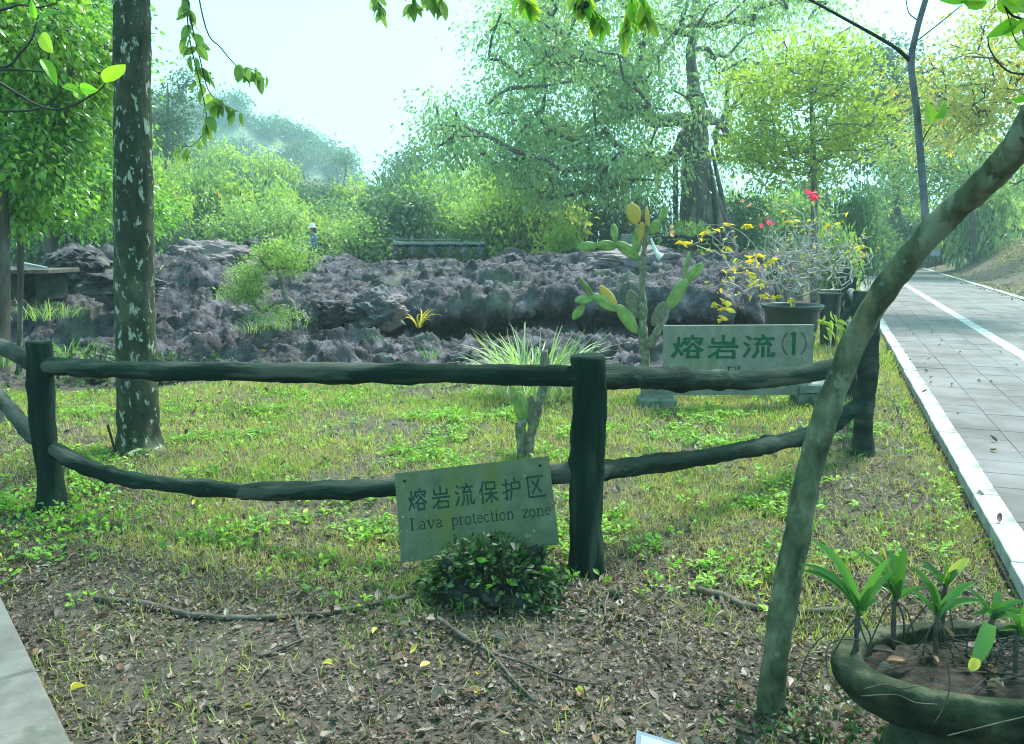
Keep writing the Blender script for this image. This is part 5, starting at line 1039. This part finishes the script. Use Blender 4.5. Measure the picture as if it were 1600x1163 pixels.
for (bpx, dd, lv, lab) in plants:
    b0_ = U(*bpx, dd); o = thing('orchid_plant', lab, 'plant', (b0_[0], b0_[1], zr_-.03))
    V, F = tube(smoothpath([(b0_[0]+.005, b0_[1], zr_-.04), (b0_[0]-.003, b0_[1], (b0_[2]+zr_)/2), b0_+np.array((0, 0, .012))], 10), .0075, 7, .003, 3, bscale=40); ob('stem', V, F, MT['root'], o, smooth=True)
    for k, (tp_, w_) in enumerate(lv):
        e_ = U(*tp_, dd+rng.uniform(-.05, .05)); L = np.linalg.norm(e_-b0_); mt = 'yleaf' if (bpx[0] == 1478 and k == 0) else 'vanda'
        vstrip(b0_, e_+np.array((0, 0, -.03*L)), ((b0_[0]-e_[0])*.12, 0, L*.22), w_*M(bpx[0], dd)*.95, mt, o, rng.uniform(.1, .95))
    for k in range(4):
        e_ = b0_+np.array((rng.uniform(-.10, .10), rng.uniform(-.08, .02), rng.uniform(.01, .08))); vstrip(b0_-np.array((0, 0, .012)), e_, (0, 0, .02), .017, 'vanda', o, rng.uniform(.1, .9))
    for k in range(4):
        an = rng.uniform(0, 6.28); r_ = rng.uniform(.04, .12); e_ = np.array((b0_[0]+r_*math.cos(an), b0_[1]+r_*.5*math.sin(an), zr_-.015)); m_ = (b0_+e_)/2+np.array((0, 0, .012))
        V, F = tube(smoothpath([b0_-np.array((0, 0, .02)), m_+rng.normal(size=3)*.012, e_], 10), .0026, 5); ob('root', V, F, MT['twigdark'], o, smooth=True)
o = thing('drooping_leaf', 'pale green leaf with yellow tip drooping over the bowl soil', 'leaf', U(1540, 985, 2.2)); vstrip(U(1545, 975, 2.22), U(1518, 1045, 2.16), (0, -.01, .01), .045, 'vanda', o, .9); vstrip(U(1523, 1028, 2.158), U(1517, 1049, 2.156), (0, 0, 0), .032, 'yleaf', o, .4)
rt = Acc()
for k in range(36):
    an = rng.uniform(0, 6.28); r_ = rng.uniform(0, .36); c = bc+np.array((r_*math.cos(an), r_*.5*math.sin(an), zr_-.012+rng.uniform(0, .03))); an2 = rng.normal()*.5; l_ = rng.uniform(.05, .16); e_ = np.array((math.cos(an2), math.sin(an2)*.6, rng.normal()*.15))*l_
    V, F = tube(smoothpath([c-e_, c+rng.normal(size=3)*.03*np.array((1, 1, .4)), c+e_], 7), rng.uniform(.0015, .0035), 4); rt.add(V, F)
rt.ob('root_tangle', MT['twigdark'], bl_, kind='stuff')
for pts in ([(1345, 1000), (1310, 1000), (1292, 1015), (1296, 1060), (1320, 1095), (1360, 1130)], [(1480, 1030), (1484, 1075), (1472, 1110), (1460, 1130)], [(1350, 1077), (1380, 1070), (1408, 1076), (1435, 1072)], [(1345, 1088), (1400, 1086), (1430, 1098), (1465, 1101)], [(1300, 985), (1270, 1010), (1252, 1050), (1262, 1078)], [(1480, 1150), (1540, 1135), (1610, 1118)]):
    V, F = tube(smoothpath([U(x, y, 2.02 if 1340 < x else 2.12) for x, y in pts], 16), .0019, 5); ob('hanging_root', V, F, MT['root'], bl_, smooth=True)

# ------------------------------------------------------------------ mossy rock under the leaning sign
rng = np.random.default_rng(110); rc = U(768, 910, 3.55); rc = np.array((rc[0], 3.57, .0))
rock('mossy_rock', rc, (.265, .19, .235), MT['darkrock'], 77, 5, .42, fscale=2.2, label='dark craggy rock overgrown with creepers propping the tilted sign', cat='rock')
cp = Acc(); d_ = nrm(rng.normal(size=(4200, 3))); d_ = d_[(d_[:, 2] > -.25)]; keep = (np.abs(d_[:, 0]) > .55) | (d_[:, 2] > .62) | (rng.uniform(size=len(d_)) < .22); d_ = d_[keep]
pos = rc+d_*np.array((.28, .20, .25))*(.98+.26*rng.uniform(size=(len(d_), 1))**2); pos = pos[:, :]; ok = pos[:, 2] > .0
add_leaves(cp, pos[ok], d_[ok]+rng.normal(size=(ok.sum(), 3))*.6+np.array((0, 0, -.2)), .034, 0, LEAF6, rng, .5)
pos = rc+np.array((0, 0, -.06))+np.stack([rng.normal(size=900)*.27, rng.normal(size=900)*.13-.06, rng.uniform(-.0, .10, 900)], -1); add_leaves(cp, pos, rng.normal(size=(900, 3))+np.array((0, -.3, .4)), .032, 0, LEAF6, rng, .5)
cp.ob('creeper', MT['darkplant'], label='dark green creeper covering the rock below the tilted sign', cat='creeper', kind='stuff')
for k, (px, py) in enumerate([(715, 858), (760, 838), (735, 850), (820, 840), (800, 848), (783, 1), (700, 868)]):
    if py < 10: continue
    c = U(px, py, 3.56); lf = bpy.data.objects.new('fallen_leaf', lmesh('litter', k % 6)); link(lf); a_ = rng.uniform(0, 6.28); L = rng.uniform(.05, .08)
    lf.matrix_basis = Matrix.Translation(Vector(c)) @ Matrix.Rotation(a_, 4, 'Z') @ Matrix.Rotation(rng.normal()*.5, 4, 'Y') @ Matrix.Diagonal((L, L, L, 1)); tag(lf, 'dry brown leaf lying on top of the mossy rock under the sign', 'leaf', 'dry leaves on the mossy rock')
for px, py in ((770, 915), (795, 912), (735, 918), (862, 890), (745, 875)):
    c = U(px, py, 3.40); o = thing('seedling', 'small green seedling sprouting from the face of the mossy rock', 'plant', c, 'seedlings on the mossy rock')
    for k in range(4):
        an = rng.uniform(-.4, 3.5); leaf_at(o, 'weed', c, c+np.array((math.cos(an), -.3, .6*math.sin(an)))*rng.uniform(.03, .05), rng)

# ------------------------------------------------------------------ ground cover
def fan(n, y0, y1, rng, mar=.9):
    y = np.sqrt(rng.uniform(y0*y0, y1*y1, n)); x = rng.uniform(-1, 1, n)*(.66*y+mar); return x, y
def offpave(x, y):
    return ((x-e0[0])*(-en[0])+(y-e0[1])*(-en[1])) > -.02       # outside the lower-left pavement
def lawn_ok(x, y):
    q, s = qs(x, y); return (q < -.015+.05*pn2(x, y, 4., 77)) & offpave(x, y) & (y < 9.9+.5*pn2(x, y, .6, 14)-1.0*ss(.15, .3, -x/y-.1)) 
def ground_pts(n, y0, y1, dens, rng):
    x, y = fan(n, y0, y1, rng); k = lawn_ok(x, y) & (rng.uniform(size=n) < dens(x, y)); x, y = x[k], y[k]; return np.stack([x, y, gz(x, y)+.004], -1)
def gdens(x, y):                           # grass: full on the lawn, thin and patchy on the trodden soil in front
    q, s = qs(x, y); nn = pn2(x, y, 1.1, 91, 3); f = ss(3.25, 4.4, y+.5*nn+.25*ss(0, 1.6, np.abs(x)))
    worn = ss(-1.3, -.5, q)*(1-ss(-.28, -.1, q)); left = ss(-1.9, -2.7, x)*ss(6.5, 5., y)
    base = np.clip(.62+.9*nn, .12, 1.)*f
    return np.clip(base*(1-.55*worn)*(1-.72*left)+.22*ss(-.05, .45, nn)+.05, 0, 1)
GB = (np.array([(-.05, 0, 0), (.05, 0, 0), (.04, .55, .05), (-.04, .55, .05), (0, 1, .3)], float), [np.array([(0, 1, 2, 3)]), np.array([(3, 2, 4)])])
def blades(name, pts, L, wide, mat, rng, lean, **tg):
    n = len(pts); dirs = np.array((0, 0, 1.))+rng.normal(size=(n, 3))*lean; dirs[:, 2] = np.abs(dirs[:, 2])+.12; l_ = L*rng.uniform(.5, 1.4, n)
    V, F = scatter(GB[0], GB[1], pts-np.array((0, 0, .006)), frames(dirs, None, rng, .6), np.stack([l_*wide, l_, l_], -1)); cl = np.clip(.5+.5*pn2(pts[:, 0], pts[:, 1], 1.6, 95)+rng.normal(size=n)*.22, 0, 1)
    return ob(name, V, F, mat, rnd=np.concatenate([cl, cl]), **tg)
rng = np.random.default_rng(120)
g1 = ground_pts(130000, 2.1, 6.2, gdens, rng); g2 = ground_pts(120000, 6.2, 10.4, gdens, rng)
blades('lawn_grass', np.vstack([g1]), .055, .85, MT['grass'], rng, .75, kind='stuff', label='short patchy green grass on the ground near the fence', cat='grass')
blades('lawn_grass', np.vstack([g2]), .058, 1.3, MT['grass'], rng, .7, kind='stuff', label='short yellowish lawn between the fence and the lava', cat='grass')
# verge and bank grass further off
x = rng.uniform(0, 1, 60000); y = rng.uniform(10, 46, 60000); q = np.where(x < .5, -x*2.6-.02, 4.3+(x-.5)*10); X_ = .983+q*PN[0]+(y)*.379; k = (q < 0) | (rng.uniform(size=60000) < .7)
pts = np.stack([X_, y, gz(X_, y)], -1)[k]; blades('verge_grass', pts, .10, 1.6, MT['grass'], rng, .8, kind='stuff', label='grass verge and bank on both sides of the far path', cat='grass')
# weeds: rosettes of broad bright leaves
def wdens(x, y):
    nn = pn2(x, y, 1.6, 97, 2); return np.clip((nn-.05)*2.2, 0, 1)*ss(3.3, 4.4, y)*(1-.7*ss(7.2, 8.5, y))*(1-ss(-1.2, -.4, qs(x, y)[0])*.7)+.04*ss(3.5, 4.2, y)
wp = ground_pts(26000, 2.3, 9.4, wdens, rng); idx = np.repeat(np.arange(len(wp)), 7); n = len(idx); a = Acc()
an = rng.uniform(0, 6.283, n); dirs = np.stack([np.cos(an), np.sin(an), rng.uniform(.15, .9, n)], -1)
add_leaves(a, wp[idx]+np.stack([np.cos(an)*.014, np.sin(an)*.014, rng.uniform(.005, .05, n)], -1), dirs, .033, 0, LEAF6, rng, .5, .3, rnd=np.clip(np.repeat(rng.uniform(size=len(wp)), 7)*.8+rng.uniform(size=n)*.2, 0, 1)); a.ob('weeds', MT['weed'], kind='stuff', label='bright green broad-leaved weeds scattered through the grass', cat='weeds')
# litter: curled shreds of dead leaf
def ldens(x, y):
    nn = pn2(x, y, 1.3, 99, 3); q, s = qs(x, y); f = 1-.88*ss(3.7, 4.9, y+.4*nn); left = ss(-1.7, -2.5, x)*ss(6.8, 5., y); return np.clip(f*(.75+.6*nn)+.5*left+.25*ss(-1.3, -.5, q), .06, 1)
CURL = (np.array([(0, 0, 0), (-.2, .3, .12), (.2, .3, .10), (-.22, .65, .16), (.2, .65, .05), (0, 1, .12), (0, .35, 0), (0, .68, .02)], float), np.array([(0, 6, 1), (0, 2, 6), (1, 6, 3), (6, 7, 3), (6, 2, 7), (2, 4, 7), (3, 7, 5), (7, 4, 5)]))
lp = ground_pts(130000, 2.1, 9.6, ldens, rng); n = len(lp); an = rng.uniform(0, 6.283, n); a = Acc()
dirs = np.stack([np.cos(an), np.sin(an), rng.normal(size=n)*.3], -1); sz = np.where(rng.uniform(size=n) < .16, .048, .022)*(1+.4*rng.uniform(-1, 1, n))
V, F = scatter(CURL[0], CURL[1], lp+np.stack([0*an, 0*an, rng.uniform(0, .016, n)], -1), frames(dirs, None, rng, .45), np.stack([sz*rng.uniform(.5, 1.3, n), sz, sz*rng.uniform(.5, 1.8, n)], -1)); a.add(V, F, np.repeat(rng.uniform(size=n), 8))
a.ob('leaf_litter', MT['litter'], kind='stuff', label='dense brown leaf litter on the bare soil in front of the fence', cat='leaf litter')
lp2 = ground_pts(62000, 2.1, 5.4, lambda x, y: np.clip(ldens(x, y)*(.55+1.2*np.abs(pn2(x, y, 3.1, 101))), 0, 1), rng); n = len(lp2); an = rng.uniform(0, 6.283, n); sz = rng.uniform(.010, .034, n)
V, F = scatter(LEAF2[0]*np.array((1.2, 1, 1.6)), LEAF2[1], lp2+np.stack([0*an, 0*an, rng.uniform(0, .012, n)], -1), frames(np.stack([np.cos(an), np.sin(an), rng.normal(size=n)*.35], -1), None, rng, .5), np.stack([sz*rng.uniform(.4, 1.3, n), sz, sz], -1))
ob('leaf_crumbs', V, F, MT['litter'], rnd=np.repeat(rng.uniform(size=n), 2), kind='stuff', label='fine crumbs of broken dead leaves covering the trodden soil', cat='leaf litter')
# straw: thin dead stems
sp = ground_pts(30000, 2.1, 8.5, ldens, rng); blades('dead_straw', sp, .07, .5, MT['litter'], rng, 3.0, kind='stuff', label='thin dead grass straws lying over the trodden soil', cat='straw')
# leaves on the right bank and on the lava
x = rng.uniform(size=9000); y = rng.uniform(14, 40, 9000); q = 4.25+x**1.3*5; X_ = .983+q*PN[0]+y*.379+0*y; a = Acc(); n = 9000; V, F = scatter(CURL[0], CURL[1], np.stack([X_, y, gz(X_, y)+.05], -1), frames(rng.normal(size=(n, 3))*np.array((1, 1, .2)), None, rng, .4), np.full(n, .12)*rng.uniform(.5, 1.3, n)); a.add(V, F, np.repeat(rng.uniform(.3, .8, n), 8)); a.ob('bank_litter', MT['litter'], kind='stuff', label='pale fallen leaves strewn on the right bank beside the path', cat='leaf litter')
k = rng.integers(0, LX.size, 2600); P_ = np.stack([LX.ravel()[k], LY.ravel()[k], LZ.ravel()[k]+.02], -1); P_ = P_[(P_[:, 2] > .08) & (P_[:, 1] < 16)]; a = Acc(); n = len(P_); add_leaves(a, P_, rng.normal(size=(n, 3))*np.array((1, 1, .2)), .06, 0, LEAF6, rng, .5); a.ob('lava_litter', MT['litter'], kind='stuff', label='small dry leaves caught on the near lava', cat='leaf litter')
# single leaves
FL = {}
def place(x, y):
    return next(w_ for lim_, w_ in ((-.42, 'beside the left pavement'), (-.22, 'below the long grey root'), (-.04, 'left of the mossy rock'), (.1, 'by the long thin stick'), (.24, 'right of the mossy rock'), (9, 'by the leaning trunk')) if x/y < lim_)+(', nearest the viewer' if y < 2.9 else ', further back' if y > 3.6 else '')
def place2(x, y):
    return next(w_ for lim_, w_ in ((-.4, 'around the spotted trunk'), (-.2, 'behind the sagging lower rail'), (0, 'left of the small cactus'), (.1, 'around the middle post'), (.25, 'below the grey sign'), (9, 'beside the path kerb')) if x/y < lim_)+(' close to the fence' if y < 6 else ' towards the lava')
def fl_mesh(mt, k):
    if (mt, k) not in FL:
        V, F = oval_leaf([.5, .38, .6, .44][k % 4], [-.16, -.3, -.08, .1][k % 4], 7, [.5, .8, .25, 1.0][k % 4]); FL[(mt, k)] = mesh('fallen_leaf', V, F, MT[mt], rnd=np.full(len(F), [.08, .3, .45, .62, .8, .95][k % 6]), smooth=True)
    return FL[(mt, k)]
def fallen(p, L, mt, k, label, group):
    o = bpy.data.objects.new('fallen_leaf', fl_mesh(mt, k)); link(o); o.matrix_basis = Matrix.Translation((p[0], p[1], float(gz(p[0], p[1]))+.012+rng.uniform(0, .015))) @ Matrix.Rotation(rng.uniform(0, 6.283), 4, 'Z') @ Matrix.Rotation(rng.normal()*.3, 4, 'X') @ Matrix.Rotation(rng.normal()*.4, 4, 'Y') @ Matrix.Diagonal((L, L, L, 1)); tag(o, label, 'leaf', group)
for px, py in ((395, 1102), (672, 1037), (745, 1052), (735, 1072), (582, 992), (640, 1023), (490, 816), (450, 817), (520, 1040), (475, 800), (110, 1080), (60, 1158), (900, 1075), (830, 838), (300, 790)):
    g = G(px, py, .01)
    if offpave(np.array(g[0]), np.array(g[1])): fallen(g, rng.uniform(.04, .055), 'yleaf', int(rng.integers(4)), 'small yellow fallen leaf lying flat among the brown litter', 'yellow fallen leaves')
xx, yy = fan(2500, 2.2, 4.6, rng, .1); k = lawn_ok(xx, yy) & (rng.uniform(size=2500) < ldens(xx, yy)); 
for x, y in list(zip(xx[k], yy[k]))[:175]: fallen((x, y), rng.uniform(.035, .062), 'litter', int(rng.integers(6)), 'curled dry brown leaf on bare soil '+place(x, y), 'dry leaves in front of the fence')
xx, yy = fan(600, 4.7, 8.8, rng, .1); k = lawn_ok(xx, yy)
for x, y in list(zip(xx[k], yy[k]))[:95]: fallen((x, y), rng.uniform(.05, .08), 'litter', int(rng.integers(6)), 'dry brown leaf on the lawn '+place2(x, y), 'dry leaves on the lawn')

for k in range(26):
    an = rng.uniform(0, 6.28); r_ = rng.uniform(.05, .36); L = rng.uniform(.035, .075); o = bpy.data.objects.new('fallen_leaf', fl_mesh('litter' if k > 2 else 'yleaf', k % 6)); link(o)
    o.matrix_basis = Matrix.Translation((bc[0]+r_*math.cos(an), bc[1]+r_*.5*math.sin(an), zr_-.012+rng.uniform(0, .015))) @ Matrix.Rotation(rng.uniform(0, 6.28), 4, 'Z') @ Matrix.Rotation(rng.normal()*.3, 4, 'X') @ Matrix.Rotation(rng.normal()*.3, 4, 'Y') @ Matrix.Diagonal((L, L, L, 1))
    tag(o, 'dry brown leaf lying on the soil inside the stone bowl' if k > 2 else 'small yellow leaf lying inside the stone bowl', 'leaf', 'fallen leaves in the stone bowl')
for k in range(46):
    s = rng.uniform(4.2, 16); q = abs(rng.normal())*.5+.02 if k % 2 else rng.uniform(.1, 3.9); c = pw(q, s, .034+.02*(q < .15)); L = rng.uniform(.04, .08); o = bpy.data.objects.new('fallen_leaf', fl_mesh('litter', k % 6)); link(o)
    o.matrix_basis = Matrix.Translation(Vector(c)) @ Matrix.Rotation(rng.uniform(0, 6.28), 4, 'Z') @ Matrix.Rotation(rng.normal()*.15, 4, 'Y') @ Matrix.Diagonal((L, L, L, 1)); tag(o, 'dry leaf lying on the paved path, '+('close to the left kerb' if q < .6 else 'between kerb and centre line' if q < 1.6 else 'beyond the centre line'), 'leaf', 'leaves on the paved path')

# ------------------------------------------------------------------ roots, sticks, stake
def gpath(pts, h=.0): 
    Q = []
    for px, py in pts:
        g = G(px, py); Q.append((g[0], g[1], float(gz(g[0], g[1]))+h))
    return Q
def ground_stick(name, pts, r0, r1, mt, label, cat, h=.004, seed=1):
    h += .008
    Q = smoothpath(gpath(pts, h), 30); V, F = tube(Q, np.linspace(r0, r1, 30), 8, r0*.35, seed, bscale=25); ob(name, V, F, MT[mt], smooth=True, label=label, cat=cat)
ground_stick('surface_root', [(150, 938), (230, 948), (290, 956), (360, 962), (430, 962), (520, 960), (640, 948)], .017, .010, 'root', 'long grey tree root snaking over the soil at the left', 'root', seed=2)
ground_stick('surface_root', [(462, 962), (466, 985), (472, 1002)], .011, .008, 'root', 'short root stub branching down from the long grey root', 'root', seed=3)
ground_stick('fallen_stick', [(405, 1026), (440, 1016), (475, 1002)], .009, .006, 'root', 'short forked stick below the long grey root', 'stick', .008, 4)
ground_stick('fallen_stick', [(684, 980), (730, 1005), (766, 1024), (800, 1062), (835, 1100)], .011, .006, 'root', 'long thin stick pointing down and right below the mossy rock', 'stick', .012, 5)
ground_stick('fallen_stick', [(766, 1022), (820, 1040), (880, 1062), (930, 1075)], .008, .004, 'root', 'side stick running right from the long thin stick', 'stick', .012, 6)
ground_stick('surface_root', [(1080, 920), (1130, 930), (1170, 945), (1230, 952), (1300, 955), (1360, 950)], .024, .014, 'root', 'dark root crossing the soil behind the leaning trunk', 'root', .004, 7)
ground_stick('surface_root', [(1126, 932), (1134, 948), (1140, 962)], .012, .008, 'root', 'stubby side root left of the leaning trunk', 'root', .004, 8)
ground_stick('fallen_stick', [(950, 935), (945, 960), (952, 995)], .005, .003, 'root', 'bent twig at the foot of the middle post', 'stick', .006, 9)
ground_stick('fallen_stick', [(1100, 1098), (1150, 1115), (1230, 1140)], .003, .002, 'root', 'thin pale twig beside the base of the leaning trunk', 'stick', .02, 10)
ground_stick('fallen_stick', [(0, 830), (20, 815), (48, 790)], .006, .004, 'root', 'dry stick on the litter left of the left post', 'stick', .01, 11)
ground_stick('fallen_stick', [(690, 612), (720, 606), (745, 602)], .012, .008, 'root', 'dark stick poking out from under the striped clump', 'stick', .02, 12)
g = G(186, 718); V, F = tube([g-np.array((0, 0, .05)), U(168, 664, g[1]-.02)], .009, 8); ob('iron_stake', V, F, MT['iron'], label='thin dark stake leaning beside the lichen-spotted trunk', cat='stake')
# leafy weeds round the leaning trunk and bowl
a = Acc(); n = 260; c = np.stack([1.02+rng.normal(size=n)*.14, 2.5+rng.normal(size=n)*.10, rng.uniform(.0, .08, n)], -1); add_leaves(a, c, rng.normal(size=(n, 3))+np.array((0, -.2, .5)), .030, 0, LEAF6, rng, .5); a.ob('weed_patch', MT['darkplant'], kind='stuff', label='patch of green weeds between the leaning trunk and the stone bowl', cat='weeds')
a = Acc(); n = 500; c = np.stack([-2.55+rng.normal(size=n)*.22, 4.6+rng.normal(size=n)*.2, rng.uniform(.01, .09, n)], -1); add_leaves(a, c, rng.normal(size=(n, 3))+np.array((0, -.2, .5)), .034, 0, LEAF6, rng, .5); a.ob('weed_patch', MT['weed'], kind='stuff', label='patch of green weeds at the foot of the left post', cat='weeds')
a = Acc(); n = 900; c = np.stack([-4.6+rng.normal(size=n)*.7, 9.3+rng.normal(size=n)*.3, rng.uniform(.0, .35, n)], -1); add_leaves(a, c, rng.normal(size=(n, 3))+np.array((0, -.2, .5)), .07, 0, LEAF6, rng, .5); a.ob('weed_patch', MT['darkplant'], kind='stuff', label='dark leafy undergrowth along the lava edge behind the left post', cat='weeds')

# ------------------------------------------------------------------ haze
V, F = box((0, 110, 23), (440, 330, 27)); hz = ob('haze', V, F, [], kind='stuff', label='pale bluish haze over the whole place', cat='haze')
hm = bpy.data.materials.new('haze'); hm.use_nodes = True; t = hm.node_tree; t.nodes.clear(); pv_ = t.nodes.new('ShaderNodeVolumePrincipled'); pv_.inputs['Color'].default_value = (.66, .95, 1, 1); pv_.inputs['Density'].default_value = .0017; pv_.inputs['Anisotropy'].default_value = .2
oo = t.nodes.new('ShaderNodeOutputMaterial'); t.links.new(pv_.outputs[0], oo.inputs['Volume']); hz.data.materials.append(hm)
